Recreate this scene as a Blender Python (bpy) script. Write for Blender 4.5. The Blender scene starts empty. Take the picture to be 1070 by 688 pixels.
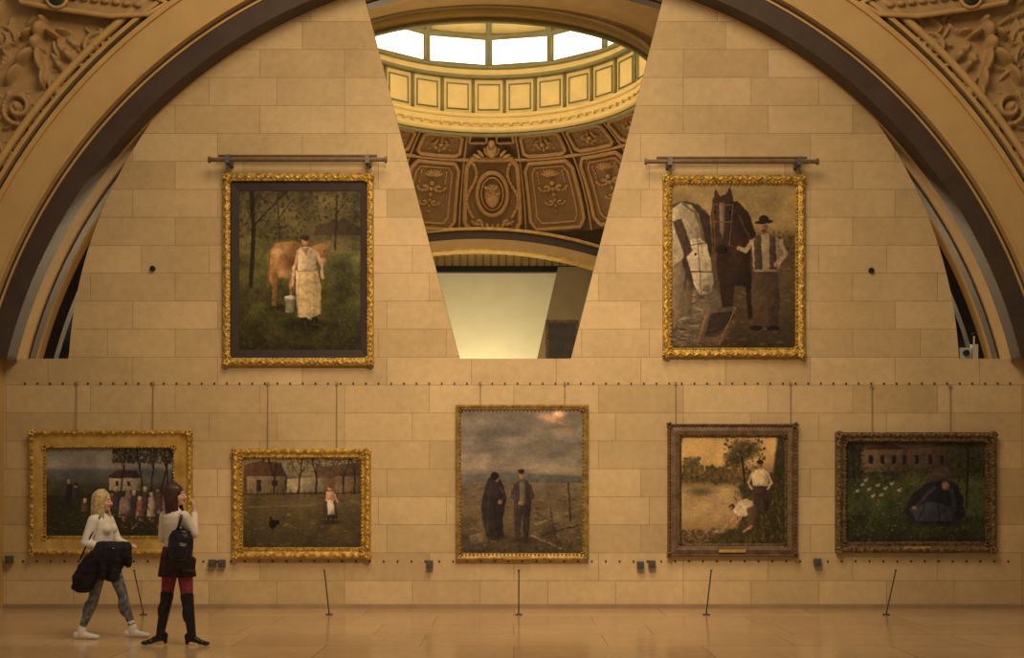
import bpy, bmesh, math, random
import numpy as np
from mathutils import Vector, Matrix, kdtree
random.seed(3)
F=1264.0; D=16.0; EYE=1.6; CX=537.0; HY=510.0
pi=math.pi; sin=math.sin; cos=math.cos
def W(px,py,y=0.0):
    s=(D+y)/F
    return Vector(((px-CX)*s, y, EYE+(HY-py)*s))
K=np.array([0.75,0.52,0.32])
def lin(c):
    c=np.asarray(c,float)/255.0
    return np.where(c<=0.04045,c/12.92,((c+0.055)/1.055)**2.4)
def A(r,g,b,k=1.0):
    v=np.clip(lin((r,g,b))/K*k,0,0.95)
    return (float(v[0]),float(v[1]),float(v[2]),1.0)
scene=bpy.context.scene
scene.view_settings.view_transform='Standard'

# ---------------------------------------------------------------- materials
def mat(name,col,rough=0.6,metal=0.0,ns=0,na=0.25,bump=0.0,bs=40,spec=0.4,col2=None):
    m=bpy.data.materials.new(name); m.use_nodes=True
    nt=m.node_tree; N=nt.nodes; L=nt.links
    b=N['Principled BSDF']
    b.inputs['Base Color'].default_value=col
    b.inputs['Roughness'].default_value=rough
    b.inputs['Metallic'].default_value=metal
    b.inputs['Specular IOR Level'].default_value=spec
    tc=N.new('ShaderNodeTexCoord')
    if ns:
        n=N.new('ShaderNodeTexNoise'); n.inputs['Scale'].default_value=ns; n.inputs['Detail'].default_value=5
        r=N.new('ShaderNodeValToRGB')
        r.color_ramp.elements[0].position=0.3; r.color_ramp.elements[1].position=0.7
        c2=col2 if col2 else tuple(x*(1-na) for x in col[:3])+(1,)
        r.color_ramp.elements[0].color=c2
        r.color_ramp.elements[1].color=col
        L.new(tc.outputs['Object'],n.inputs['Vector']); L.new(n.outputs['Fac'],r.inputs['Fac'])
        L.new(r.outputs['Color'],b.inputs['Base Color'])
    if bump:
        n2=N.new('ShaderNodeTexNoise'); n2.inputs['Scale'].default_value=bs; n2.inputs['Detail'].default_value=4
        bp=N.new('ShaderNodeBump'); bp.inputs['Strength'].default_value=bump; bp.inputs['Distance'].default_value=0.02
        L.new(tc.outputs['Object'],n2.inputs['Vector']); L.new(n2.outputs['Fac'],bp.inputs['Height']); L.new(bp.outputs['Normal'],b.inputs['Normal'])
    return m

def stone_mat(name,c1,c2,cm,bw,rh,mort,rough,axes='XZ',spec=0.3,off=0.5):
    m=bpy.data.materials.new(name); m.use_nodes=True
    nt=m.node_tree; N=nt.nodes; L=nt.links; b=N['Principled BSDF']
    b.inputs['Roughness'].default_value=rough; b.inputs['Specular IOR Level'].default_value=spec
    tc=N.new('ShaderNodeTexCoord'); sp=N.new('ShaderNodeSeparateXYZ'); cb=N.new('ShaderNodeCombineXYZ')
    L.new(tc.outputs['Object'],sp.inputs[0]); L.new(sp.outputs[axes[0]],cb.inputs['X']); L.new(sp.outputs[axes[1]],cb.inputs['Y'])
    br=N.new('ShaderNodeTexBrick'); L.new(cb.outputs[0],br.inputs['Vector'])
    br.inputs['Scale'].default_value=1; br.inputs['Brick Width'].default_value=bw; br.inputs['Row Height'].default_value=rh
    br.inputs['Mortar Size'].default_value=mort; br.inputs['Mortar Smooth'].default_value=0.5; br.inputs['Bias'].default_value=0
    br.inputs['Color1'].default_value=c1; br.inputs['Color2'].default_value=c2; br.inputs['Mortar'].default_value=cm
    br.offset=off; br.squash=0.8; br.squash_frequency=3
    def nz(sc,lo,hi,det=8,ro=.65):
        n=N.new('ShaderNodeTexNoise'); n.inputs['Scale'].default_value=sc; n.inputs['Detail'].default_value=det; n.inputs['Roughness'].default_value=ro
        L.new(tc.outputs['Object'],n.inputs['Vector'])
        mr=N.new('ShaderNodeMapRange'); mr.inputs['From Min'].default_value=0.3; mr.inputs['From Max'].default_value=0.7
        mr.inputs['To Min'].default_value=lo; mr.inputs['To Max'].default_value=hi
        L.new(n.outputs['Fac'],mr.inputs['Value']); return mr
    m1=nz(.7,.84,1.12); m2=nz(9,.90,1.07)
    mu=N.new('ShaderNodeMath'); mu.operation='MULTIPLY'; L.new(m1.outputs[0],mu.inputs[0]); L.new(m2.outputs[0],mu.inputs[1])
    mx=N.new('ShaderNodeVectorMath'); mx.operation='SCALE'
    L.new(br.outputs['Color'],mx.inputs[0]); L.new(mu.outputs[0],mx.inputs['Scale'])
    L.new(mx.outputs[0],b.inputs['Base Color'])
    n2=N.new('ShaderNodeTexNoise'); n2.inputs['Scale'].default_value=25; n2.inputs['Detail'].default_value=6
    L.new(tc.outputs['Object'],n2.inputs['Vector'])
    bp=N.new('ShaderNodeBump'); bp.inputs['Strength'].default_value=0.10; bp.inputs['Distance'].default_value=0.01
    L.new(n2.outputs['Fac'],bp.inputs['Height']); L.new(bp.outputs['Normal'],b.inputs['Normal'])
    return m

def emis(name,col,s):
    m=bpy.data.materials.new(name); m.use_nodes=True
    b=m.node_tree.nodes['Principled BSDF']
    b.inputs['Base Color'].default_value=(0.8,0.8,0.8,1)
    b.inputs['Emission Color'].default_value=col; b.inputs['Emission Strength'].default_value=s
    return m

M_wall=stone_mat('limestone_ashlar',A(180,137,84),A(162,122,72),A(140,102,58),1.12,0.37,0.006,0.72)
M_floor=stone_mat('polished_stone_floor',A(184,136,84),A(166,120,72),A(112,78,46),1.9,0.95,0.008,0.15,axes='XY',spec=0.85)
M_gold=mat('gilded_plaster',A(194,138,50),0.4,0.35,ns=18,na=0.5,bump=0.35,bs=60,col2=A(108,70,22))
M_gold2=mat('flat_gilding',A(186,134,58),0.42,0.3,ns=6,na=0.25,bump=0.1,bs=30,col2=A(150,102,38))
M_molding=mat('ochre_moulding',A(172,122,62),0.55,0.0,ns=4,na=0.2,bump=0.1,bs=30)
M_golddk=mat('aged_gilt',A(118,84,44),0.45,0.3,ns=22,bump=0.4,bs=60,col2=A(50,34,19))
M_wood=mat('brown_wood_frame',A(106,72,42),0.5,0.0,ns=9,bump=0.15,bs=40,col2=A(72,47,27))
M_mat=mat('dark_mat_board',A(42,27,19),0.6,ns=10,na=0.3)
M_cream=mat('cream_plaster',A(168,122,64),0.7,ns=3,na=0.12,bump=0.05,bs=20)
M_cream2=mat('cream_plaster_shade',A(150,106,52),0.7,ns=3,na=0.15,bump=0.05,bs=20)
M_dark=mat('dark_brown_paint',A(60,41,26),0.55,ns=4,na=0.25)
M_iron=mat('black_iron',A(28,22,18),0.45,0.2,ns=8,na=0.2)
M_relief=mat('sculpted_plaster',A(156,110,58),0.65,ns=5,na=0.2,bump=0.2,bs=30)
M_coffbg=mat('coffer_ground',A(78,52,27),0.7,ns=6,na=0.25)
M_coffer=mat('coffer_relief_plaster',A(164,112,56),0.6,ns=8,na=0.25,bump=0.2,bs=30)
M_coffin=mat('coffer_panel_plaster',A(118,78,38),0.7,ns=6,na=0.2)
M_drum=mat('drum_ochre',A(208,160,86),0.6,ns=3,na=0.12)
M_drum2=mat('drum_olive_trim',A(122,100,52),0.6,ns=4,na=0.2)
M_ivory=mat('ivory_panel',A(214,186,130),0.7,ns=2,na=0.06)
M_greywall=mat('grey_beige_panel',A(150,120,76),0.7,ns=2,na=0.1)
M_pane=emis('skylight_pane',(1.0,0.96,0.86,1),1.7)
M_glassdk=mat('dark_window_glass',A(92,70,46),0.15,ns=3,na=0.4)
M_panebr=emis('side_window_pane',(1.0,0.9,0.72,1),0.9)
M_steel=mat('grey_metal',A(92,78,60),0.4,0.5,ns=10,na=0.2)
M_brass=mat('bronze_rail',A(112,82,50),0.4,0.4,ns=12,na=0.3)
M_black=mat('black_metal',A(26,20,16),0.4)
M_wire=mat('wire',A(124,92,56),0.5)
M_green=mat('dark_green_disc',A(38,42,30),0.4)

# ---------------------------------------------------------------- mesh accumulator
class M:
    def __init__(s): s.v=[]; s.f=[]; s.m=[]
    def add(s,vs,fs,mi=0):
        o=len(s.v); s.v.extend([tuple(v) for v in vs]); s.f.extend([tuple(i+o for i in f) for f in fs]); s.m.extend([mi]*len(fs))
    def box(s,a,b,mi=0):
        x0,y0,z0=a; x1,y1,z1=b
        s.add([(x0,y0,z0),(x1,y0,z0),(x1,y1,z0),(x0,y1,z0),(x0,y0,z1),(x1,y0,z1),(x1,y1,z1),(x0,y1,z1)],
          [(0,3,2,1),(4,5,6,7),(0,1,5,4),(1,2,6,5),(2,3,7,6),(3,0,4,7)],mi)
    def ell(s,c,r,mi=0,R=None,seg=12,rings=8):
        c=Vector(c); vs=[]
        for i in range(rings+1):
            th=pi*i/rings
            for j in range(seg):
                ph=2*pi*j/seg
                v=Vector((r[0]*sin(th)*cos(ph),r[1]*sin(th)*sin(ph),r[2]*cos(th)))
                if R is not None: v=R@v
                vs.append(c+v)
        fs=[(i*seg+j,(i+1)*seg+j,(i+1)*seg+(j+1)%seg,i*seg+(j+1)%seg) for i in range(rings) for j in range(seg)]
        s.add(vs,fs,mi)
    def tube(s,path,rad,mi=0,n=8,closed=False,flat=1.0,up=None):
        P=[Vector(p) for p in path]; k=len(P)
        if not hasattr(rad,'__len__'): rad=[rad]*k
        vs=[]; prev=None
        for i in range(k):
            if closed: t=P[(i+1)%k]-P[i-1]
            else: t=P[min(i+1,k-1)]-P[max(i-1,0)]
            if t.length<1e-9: t=Vector((0,0,1))
            t.normalize()
            if up is not None: a=Vector(up)
            elif prev is None: a=Vector((0,1,0)) if abs(t.y)<0.9 else Vector((1,0,0))
            else: a=prev
            u=(a-t*a.dot(t)); 
            if u.length<1e-6: u=t.orthogonal()
            u.normalize(); w=t.cross(u); prev=u
            for j in range(n):
                ph=2*pi*j/n
                vs.append(P[i]+u*cos(ph)*rad[i]*flat+w*sin(ph)*rad[i])
        fs=[]
        for i in range(k if closed else k-1):
            for j in range(n):
                a=i*n+j; b=i*n+(j+1)%n; i2=(i+1)%k
                fs.append((a,b,i2*n+(j+1)%n,i2*n+j))
        if not closed:
            fs.append(tuple(range(n-1,-1,-1))); fs.append(tuple((k-1)*n+j for j in range(n)))
        s.add(vs,fs,mi)
    def cap(s,a,b,ra,rb,mi=0,n=14):
        a=Vector(a); b=Vector(b); d=(b-a); L=max(d.length,1e-6); d/=L
        path=[];rad=[]
        for th in (-85,-60,-30): path.append(a+d*ra*sin(math.radians(th))); rad.append(ra*cos(math.radians(th)))
        for t in (0,.25,.5,.75,1): path.append(a+d*L*t); rad.append(ra+(rb-ra)*t)
        for th in (30,60,85): path.append(b+d*rb*sin(math.radians(th))); rad.append(rb*cos(math.radians(th)))
        s.tube(path,rad,mi,n)
    def limb(s,pts,rads,mi=0):
        for i in range(len(pts)-1): s.cap(pts[i],pts[i+1],rads[i],rads[i+1],mi)
    def loft(s,rings,mi=0,n=24,yaw=0.0,pleat=0,pa=0.0):
        vs=[];k=len(rings)
        for q,(cx,cy,cz,rx,ry) in enumerate(rings):
            for j in range(n):
                ph=2*pi*j/n; e=1+pa*sin(pleat*ph)*(q/(k-1)) if pleat else 1
                x=rx*cos(ph)*e; y=ry*sin(ph)*e
                vs.append((cx+x*cos(yaw)-y*sin(yaw),cy+x*sin(yaw)+y*cos(yaw),cz))
        fs=[(i*n+j,i*n+(j+1)%n,(i+1)*n+(j+1)%n,(i+1)*n+j) for i in range(k-1) for j in range(n)]
        fs.append(tuple(range(n-1,-1,-1))); fs.append(tuple((k-1)*n+j for j in range(n)))
        s.add(vs,fs,mi)
    def obj(s,name,mats,parent=None,smooth=False):
        me=bpy.data.meshes.new(name); me.from_pydata(s.v,[],s.f); 
        for m_ in mats: me.materials.append(m_)
        me.polygons.foreach_set('material_index',s.m)
        if smooth: me.polygons.foreach_set('use_smooth',[True]*len(me.polygons))
        me.update()
        bm=bmesh.new(); bm.from_mesh(me); bmesh.ops.recalc_face_normals(bm,faces=bm.faces); bm.to_mesh(me); bm.free()
        o=bpy.data.objects.new(name,me); scene.collection.objects.link(o)
        if parent: o.parent=parent
        return o
def empty(name,loc=(0,0,0)):
    e=bpy.data.objects.new(name,None); e.location=loc; e.empty_display_size=0.1; scene.collection.objects.link(e); return e
def remesh(o,src,vox,it=4,disp=None):
    md=o.modifiers.new('r','REMESH'); md.mode='VOXEL'; md.voxel_size=vox
    sm=o.modifiers.new('s','SMOOTH'); sm.factor=0.5; sm.iterations=it
    if disp:
        tx=bpy.data.textures.new('d','CLOUDS'); tx.noise_scale=disp[0]
        dm=o.modifiers.new('d','DISPLACE'); dm.texture=tx; dm.strength=disp[1]; dm.mid_level=0.5
    dg=bpy.context.evaluated_depsgraph_get(); dg.update()
    me=bpy.data.meshes.new_from_object(o.evaluated_get(dg))
    old=o.data; mats=list(old.materials); o.modifiers.clear(); o.data=me
    me.materials.clear()
    for m_ in mats: me.materials.append(m_)
    if len(mats)>1:
        kd=kdtree.KDTree(len(src.f))
        for i,f in enumerate(src.f):
            c=Vector((0,0,0))
            for j in f: c+=Vector(src.v[j])
            kd.insert(c/len(f),i)
        kd.balance()
        mi=[src.m[kd.find(p.center)[1]] for p in me.polygons]
        me.polygons.foreach_set('material_index',mi)
    me.polygons.foreach_set('use_smooth',[True]*len(me.polygons)); me.update()
    return o
def extr(Mo,pts,y0,y1,mi=0):
    n=len(pts)
    vs=[(x,y0,z) for x,z in pts]+[(x,y1,z) for x,z in pts]
    fs=[tuple(range(n)),tuple(range(2*n-1,n-1,-1))]+[(i,i+n,(i+1)%n+n,(i+1)%n) for i in range(n)]
    Mo.add(vs,fs,mi)

# ---------------------------------------------------------------- main wall (with its hanging bolts)
zL=W(0,375).z
mw=M()
def xz(px,py,y=0): v=W(px,py,y); return (v.x,v.z)
TH=0.35
extr(mw,[(-9.5,0),(9.5,0),(9.5,zL),(-9.5,zL)],0,TH)
cz=W(0,398).z; R=465.6/79.0
def lun(sgn):
    a0=math.asin((zL-cz)/R)
    pts=[]
    xb=(597-CX)/79.0 if sgn>0 else (CX-480)/79.0
    xt0=(692-CX)/79.0 if sgn>0 else (CX-382)/79.0
    z0=W(0,0).z
    slope=(xt0-xb)/(z0-zL)
    pts.append((xb,zL))
    n=60; arc=[]
    for i in range(n+1):
        a=a0+(pi/2-a0)*i/n
        x=R*cos(a); z=cz+R*sin(a)
        if x<xb+slope*(z-zL): break
        arc.append((x,z))
    z=arc[-1][1]; arc.append((xb+slope*(z+0.05-zL),z+0.02))
    pts+=arc
    pts=[(sgn*x,z) for x,z in pts]
    extr(mw,pts,0,TH)
lun(1); lun(-1)
for py,st,x0,x1 in ((401,13.2,26,1062),(587,14.5,-5,1062)):
    x=x0
    while x<x1:
        p=W(x,py,-0.006); mw.tube([(p.x,-0.012,p.z),(p.x,0.0,p.z)],0.013,1,8); x+=st
for px,py in ((160,281),(910,283)):
    p=W(px,py,0)
    mw.tube([(p.x,-0.04,p.z),(p.x,0,p.z)],0.035,1,16); mw.tube([(p.x,-0.055,p.z),(p.x,-0.04,p.z)],0.022,1,16)
mw.obj('wall_back',[M_wall,M_black])
fl=M(); fl.box((-10,-17,-0.1),(10,-0.0,0)); fl.box((-12,TH,-0.1),(12,24,0)); fl.obj('floor',[M_floor])
bb=M(); bb.box((-9.5,-0.03,0),(9.5,0,0.06)); bb.obj('baseboard_back',[mat('plinth_stone',A(140,102,62),0.6,ns=4,na=0.2)])

# ---------------------------------------------------------------- near arch
ya=-0.35; sa=(D+ya)/F; zc=1.6+8*sa
def ring(Mo,r0,r1,y0,y1,mi=0,a0=0,a1=pi,n=96,c=(0,zc)):
    vs=[];fs=[]
    for i in range(n+1):
        a=a0+(a1-a0)*i/n
        for r,y in ((r0,y0),(r1,y0),(r1,y1),(r0,y1)):
            vs.append((c[0]+r*cos(a),y,c[1]+r*sin(a)))
    for i in range(n):
        for j in range(4):
            fs.append((i*4+j,i*4+(j+1)%4,(i+1)*4+(j+1)%4,(i+1)*4+j))
    fs.append((0,1,2,3)); fs.append((n*4+3,n*4+2,n*4+1,n*4))
    Mo.add(vs,fs,mi)
def rp(px): return px*sa
aw=math.asin((zL-zc)/rp(560))
ar=M()
ring(ar,rp(545),rp(571),ya,-0.05,0,a0=aw,a1=pi-aw)
ring(ar,rp(566),rp(568),ya-0.02,ya,2,a0=aw,a1=pi-aw)
ring(ar,rp(571),rp(612),ya-0.08,-0.05,1,a0=aw,a1=pi-aw)
ring(ar,rp(571),rp(574),ya-0.11,ya-0.08,2,a0=aw,a1=pi-aw)
ring(ar,rp(607),rp(612),ya-0.12,ya-0.08,2,a0=aw,a1=pi-aw)
ring(ar,rp(612),rp(618),ya-0.02,-0.05,0,a0=aw,a1=pi-aw)
ring(ar,rp(618),rp(622),ya-0.09,-0.05,2,a0=aw,a1=pi-aw)
ring(ar,rp(545),rp(571),-0.05,0.30,1,a0=aw,a1=pi-aw)
ring(ar,rp(543),rp(571),0.30,0.48,0,a0=aw,a1=pi-aw)
ar.obj('trim_arch',[M_dark,M_cream,M_molding])
for s,nm in ((-1,'arch_pier_left'),(1,'arch_pier_right')):  # piers under the near arch, outside the view
    pr=M(); x0,x1=sorted((s*(rp(545)),s*8.9))
    pr.box((x0,ya,0),(x1,-0.001,zL-0.001)); pr.obj(nm,[M_cream])
sp=M()
n=80; vs=[];fs=[]
for i in range(n+1):
    a=aw+(pi-2*aw)*i/n
    r=rp(621); ca,sa_=cos(a),sin(a)
    t=min(9.5/max(abs(ca),1e-6),(12.5-zc)/max(sa_,1e-6))
    for q in (r,t): vs.append((q*ca,ya+0.12,zc+q*sa_))
    for q in (r,t): vs.append((q*ca,-0.05,zc+q*sa_))
for i in range(n):
    b=i*4
    fs.append((b,b+1,b+5,b+4)); fs.append((b+2,b+3,b+7,b+6)); fs.append((b+1,b+3,b+7,b+5))
sp.add(vs,fs,0)
sp.obj('wall_spandrel',[M_coffbg])

def relief(sgn,seed):
    r_=np.random.default_rng(seed)
    x0,x1,y0,y1=-60,260,-70,230; st=1.2
    xs=np.arange(x0,x1,st); ys=np.arange(y0,y1,st)
    X,Y=np.meshgrid(xs,ys); H=np.zeros_like(X)
    def bump(cx,cy,rx,ry,rot,h,ridge=0,add=.35):
        m=(abs(X-cx)<max(rx,ry)+2)&(abs(Y-cy)<max(rx,ry)+2)
        if not m.any(): return
        dx=X[m]-cx; dy=Y[m]-cy
        u=(dx*cos(rot)+dy*sin(rot))/rx; v=(-dx*sin(rot)+dy*cos(rot))/ry
        d=u*u+v*v
        hh=h*np.sqrt(np.clip(1-d,0,1))
        if ridge: hh=hh*(0.7+0.3*np.cos(v*ridge*2))
        base=H[m]; H[m]=np.where(d<1,np.maximum(base,base*add+hh),base)
    def leaf(x,y,ang,L,w,h):
        for k in range(5):
            t=k/4; a=ang+.5*t
            x+=cos(a)*L/5; y+=sin(a)*L/5
            bump(x,y,L/5,w*(1-abs(t-.4)*.9),a,h*(1-.3*t),0,.5)
    for i in range(70):
        cx=r_.uniform(-50,200); cy=r_.uniform(-20,190)
        leaf(cx,cy,r_.uniform(0,2*pi),r_.uniform(14,26),r_.uniform(3,5.5),r_.uniform(2.5,5))
    for (sx,sy,s0,dr) in ((18,112,20,1),(100,48,16,-1),(0,40,15,-1),(150,20,11,1),(-5,160,15,1),(62,98,12,-1)):
        for k in range(34):
            t=k/34; ang=dr*t*11; rr=s0*(1-t*0.85)
            bump(sx+rr*cos(ang),sy+rr*sin(ang),4.5,3.6,ang+pi/2,6+3*t,0,.1)
            if k%3==0: leaf(sx+rr*cos(ang)*1.1,sy+rr*sin(ang)*1.1,ang+dr*.6,9*(1-t)+3,2.6,4)
        bump(sx,sy,5,5,0,10,0,.1)
    for b in ((44,20,3.5,4.5,.3,13,0),(40,30,7,10,.4,13,0),(36,44,7,9,.5,12,0),(54,34,3,9,-1.1,12,0),(64,32,2.6,8,-1.7,11,0),(28,34,3,9,.9,12,0),(24,58,5,14,.8,12,0),(12,76,4,13,.6,11,0),(40,62,5,14,-.2,12,0),(44,80,4,12,.1,11,0),(70,56,5,18,-.8,9,3),(84,68,4,16,-.9,8,3),(60,66,4,16,-.6,8,3)):
        bump(*b,.05)
    H=np.clip(H,0,15)
    rad=np.hypot(X-537,Y-502)
    inn=(rad>621)
    h,w=X.shape
    yo=ya+0.10-H*0.017
    s=(D+ya)/F
    wx=(X-CX)*s*(-1 if sgn>0 else 1)
    wz=EYE+(HY-Y)*s
    vs=np.stack([wx,yo,wz],-1).reshape(-1,3)
    fs=[]
    for i in range(h-1):
        for j in range(w-1):
            if inn[i,j] and inn[i+1,j+1] and inn[i,j+1] and inn[i+1,j]:
                a=i*w+j; fs.append((a,a+1,a+w+1,a+w))
    m_=M(); m_.add([tuple(v) for v in vs],fs,0)
    def P(px,py,o=0): 
        v=W(px,py,ya); x=v.x if sgn<0 else -v.x
        return (x,ya-o,v.z)
    arc=[P(537+631*cos(a),502-631*sin(a),0.03) for a in np.linspace(pi*0.62,pi*0.93,60)]
    m_.tube(arc,0.05,1,8)
    pl=[(14,-14),(48,-18),(150,-6),(176,6),(158,18),(118,20),(60,12),(26,6)]
    m_.tube([P(a,b,0.1) for a,b in pl],0.035,1,8,closed=True)
    vs=[P(a,b,0.06) for a,b in pl]; m_.add(vs,[tuple(range(len(vs)))],0)
    for k in range(7): m_.ell(P(80+k*11,0+k*1.3,0.1),(0.06,0.03,0.035),0,seg=8,rings=6)
    c=P(64,2,0.12); m_.tube([(c[0],c[1]-0.05,c[2]),(c[0],c[1]+0.08,c[2])],0.11,2,20); m_.tube([(c[0]+.13*cos(a),c[1]-.03,c[2]+.13*sin(a)) for a in np.linspace(0,2*pi,24)[:-1]],0.022,1,8,closed=True)
    m_.obj('sculpted_relief',[M_relief,M_molding,M_green],smooth=True)
relief(-1,11); relief(1,29)

# ---------------------------------------------------------------- side glazing behind the crescents
for side in (0,1):
    sg=M(); am=math.radians(64)
    a0,a1=(aw,am) if side==0 else (pi-am,pi-aw)
    ring(sg,6.92,6.98,0.48,6.0,2,a0,a1,30)
    ring(sg,6.76,6.95,0.49,0.82,1,a0,a1,30)
    ring(sg,6.62,6.95,0.82,0.98,0,a0,a1,30)
    ring(sg,6.78,6.95,1.10,1.24,1,a0,a1,30)
    ring(sg,6.68,6.95,1.46,1.54,0,a0,a1,30)
    ring(sg,6.78,6.95,1.84,2.06,1,a0,a1,30)
    ring(sg,6.72,6.95,2.3,2.38,0,a0,a1,30)
    ring(sg,6.80,6.95,2.8,3.0,1,a0,a1,30)
    ring(sg,6.74,6.95,3.4,3.5,0,a0,a1,30)
    ring(sg,6.80,6.95,4.3,4.6,1,a0,a1,30)
    for k in range(16):
        a=a0+(a1-a0)*(k+.5)/16
        p=lambda r,y:(r*cos(a),y,zc+r*sin(a))
        sg.tube([p(6.88,1.24),p(6.88,4.3)],0.024,0,6)
    for ad,h_ in (((39,1.4),(42,1.1),(16,1.0),(28,.9),(33,.6)) if side==0 else ((19,1.6),(14,1.3),(33,.9),(40,.7))):
        ac=math.radians(ad); ac=ac if side==0 else pi-ac; da=math.radians(h_)
        ring(sg,6.89,6.91,1.25,1.45,3,ac-da,ac+da,4); ring(sg,6.89,6.91,1.55,1.83,3,ac-da,ac+da,4); ring(sg,6.89,6.91,2.07,2.29,3,ac-da,ac+da,4)
    sg.obj('window_%d'%(side+1),[M_iron,M_cream,M_glassdk,M_panebr])

dv=M(); p=W(1009,375,0.1)
dv.box((p.x-.10,.05,zL),(p.x+.06,.2,zL+.15)); dv.box((p.x+.08,.08,zL),(p.x+.16,.16,zL+.2)); dv.tube([(p.x+.12,.12,zL+.2),(p.x+.12,.12,zL+.33)],0.012,n=8)
dv.tube([(p.x-.02,.05,zL+.08),(p.x-.02,.0,zL+.08)],0.04,1,12); dv.ell((p.x+.12,.12,zL+.34),(.03,.03,.03),1)
dv.obj('security_camera',[mat('pale_plastic',A(160,136,98),0.5),M_black])

# ---------------------------------------------------------------- rear pavilion dome
dome=empty('dome')
xc=-0.56; yc=10.3
def cyl(phi,r,h): return Vector((xc+r*sin(phi),yc+r*cos(phi),EYE+h))
def sec(t):
    return 3.7+2.0*(.5*t+.5*sin(t*pi/2)), 8.85-2.15*(.5*t+.5*(1-cos(t*pi/2)))
def S(phi,t,o=0):
    r,h=sec(t); r2,h2=sec(t+.01); dr=r2-r; dh=h2-h; L=math.hypot(dr,dh)
    return cyl(phi,r+o*dh/L,h-o*dr/L)
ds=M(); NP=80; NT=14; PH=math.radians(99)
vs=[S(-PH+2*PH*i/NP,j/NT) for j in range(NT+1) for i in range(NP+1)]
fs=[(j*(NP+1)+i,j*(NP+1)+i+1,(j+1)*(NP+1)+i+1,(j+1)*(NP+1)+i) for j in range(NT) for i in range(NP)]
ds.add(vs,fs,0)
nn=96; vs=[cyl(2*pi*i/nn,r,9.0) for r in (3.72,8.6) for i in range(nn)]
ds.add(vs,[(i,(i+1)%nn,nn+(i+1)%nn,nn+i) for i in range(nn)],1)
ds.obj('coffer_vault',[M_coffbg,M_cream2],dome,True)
cr=M(); dphi=math.radians(18)
def rect(pc,t0,t1,hw0,hw1,r,o,cut=.2,mi=0,fill=None):
    c=[]
    for u,v in ((-1+cut,0),(1-cut,0),(1,.12),(1,.88),(1-cut,1),(-1+cut,1),(-1,.88),(-1,.12)):
        t=t0+(t1-t0)*v; hw=hw0+(hw1-hw0)*v; c.append((pc+u*hw,t))
    path=[]
    for i in range(len(c)):
        a=c[i]; b=c[(i+1)%len(c)]
        for k in range(4): path.append(S(a[0]+(b[0]-a[0])*k/4,a[1]+(b[1]-a[1])*k/4,o))
    cr.tube(path,r,mi,6,closed=True)
    if fill is not None:
        g=5; vs=[S(pc+(2*u/g-1)*hw0*.95,t0+(t1-t0)*v/g,.02) for v in range(g+1) for u in range(g+1)]
        cr.add(vs,[(v*(g+1)+u,v*(g+1)+u+1,(v+1)*(g+1)+u+1,(v+1)*(g+1)+u) for v in range(g) for u in range(g)],fill)
def blob(u,t,o,r,rot=0.0):
    cr.ell(S(u,t,o),r,0,Matrix.Rotation(rot,3,'Y'),8,6)
for k in range(-5,6):
    pc=k*dphi
    if k!=0:
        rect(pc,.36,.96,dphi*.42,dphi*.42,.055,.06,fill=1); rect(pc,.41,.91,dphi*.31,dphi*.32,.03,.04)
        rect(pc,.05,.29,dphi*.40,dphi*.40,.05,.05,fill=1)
        # hanging bouquet: palmette, scrolls, drops
        for q in range(7):
            a=-1.2+.4*q; blob(pc+.10*dphi*sin(a),.50-.045*cos(a),.05,(.035,.04,.12),a)
        for sg_ in (-1,1):
            for q in range(9):
                a=q*.62; rr=.11*(1-q/11)
                blob(pc+sg_*dphi*(.12+rr*cos(a)),.60+.6*rr*sin(a)*.55,.05,(.045,.05,.045))
                blob(pc+sg_*dphi*(.08+.7*rr*cos(a)),.73+.5*rr*sin(a)*.5,.05,(.035,.04,.035))
            for q in range(4): blob(pc+sg_*dphi*.22,.46+.03*q,.04,(.025,.03,.05))
        for q in range(6): blob(pc,.56+.05*q,.06,(.07-.009*q,.05,.07-.007*q))
        for q in range(8):
            a=q*pi/4; blob(pc+.13*dphi*cos(a),.17+.05*sin(a),.04,(.04,.05,.085),pi/2-a)
            blob(pc+.28*dphi*cos(a),.17+.085*sin(a),.03,(.03,.03,.03))
        blob(pc,.17,.07,(.07,.07,.06))
    else:
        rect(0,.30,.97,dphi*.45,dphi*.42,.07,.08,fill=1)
        ov=[S(.25*dphi*cos(a),.62+.20*sin(a),.14) for a in np.linspace(0,2*pi,25)[:-1]]
        cr.tube(ov,.06,0,8,closed=True)
        ov=[S(.18*dphi*cos(a),.62+.15*sin(a),.14) for a in np.linspace(0,2*pi,25)[:-1]]
        cr.tube(ov,.025,0,8,closed=True)
        cr.ell(S(0,.62,.04),(.22,.14,.42),0,seg=14,rings=10)
        for q in range(7): blob((q-3)*.03*dphi,.60+.02*((q*3)%5-2),.20,(.04,.03,.09),.4*(q-3))
        for q in range(9):
            a=pi*q/8; blob(.30*dphi*cos(a),.30-.10*sin(a),.12,(.05,.06,.12),pi/2-a)
        blob(0,.18,.15,(.16,.12,.2)); blob(0,.10,.15,(.09,.08,.12))
        for sg_ in (-1,1):
            for q in range(14):
                t=q/14; blob(sg_*dphi*(.34-.07*sin(t*7)),.34+.52*t,.1,(.05,.06,.11),sg_*.6*cos(t*7))
            for q in range(8):
                a=q*.7; rr=.09*(1-q/10); blob(sg_*dphi*(.22+rr*cos(a)),.88+.35*rr*sin(a),.1,(.045,.05,.045))
            rect(sg_*.27*dphi,.03,.13,dphi*.16,dphi*.18,.04,.05)
        for q in range(7): blob((q-3)*.08*dphi,.93-.01*abs(q-3),.1,(.05,.06,.09),.3*(q-3))
    cr.tube([S(pc+dphi/2,t,.02) for t in np.linspace(0,1,10)],.03,0,6)
cr.tube([S(a,.325,.04) for a in np.linspace(-PH,PH,81)],.045,0,6)
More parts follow.
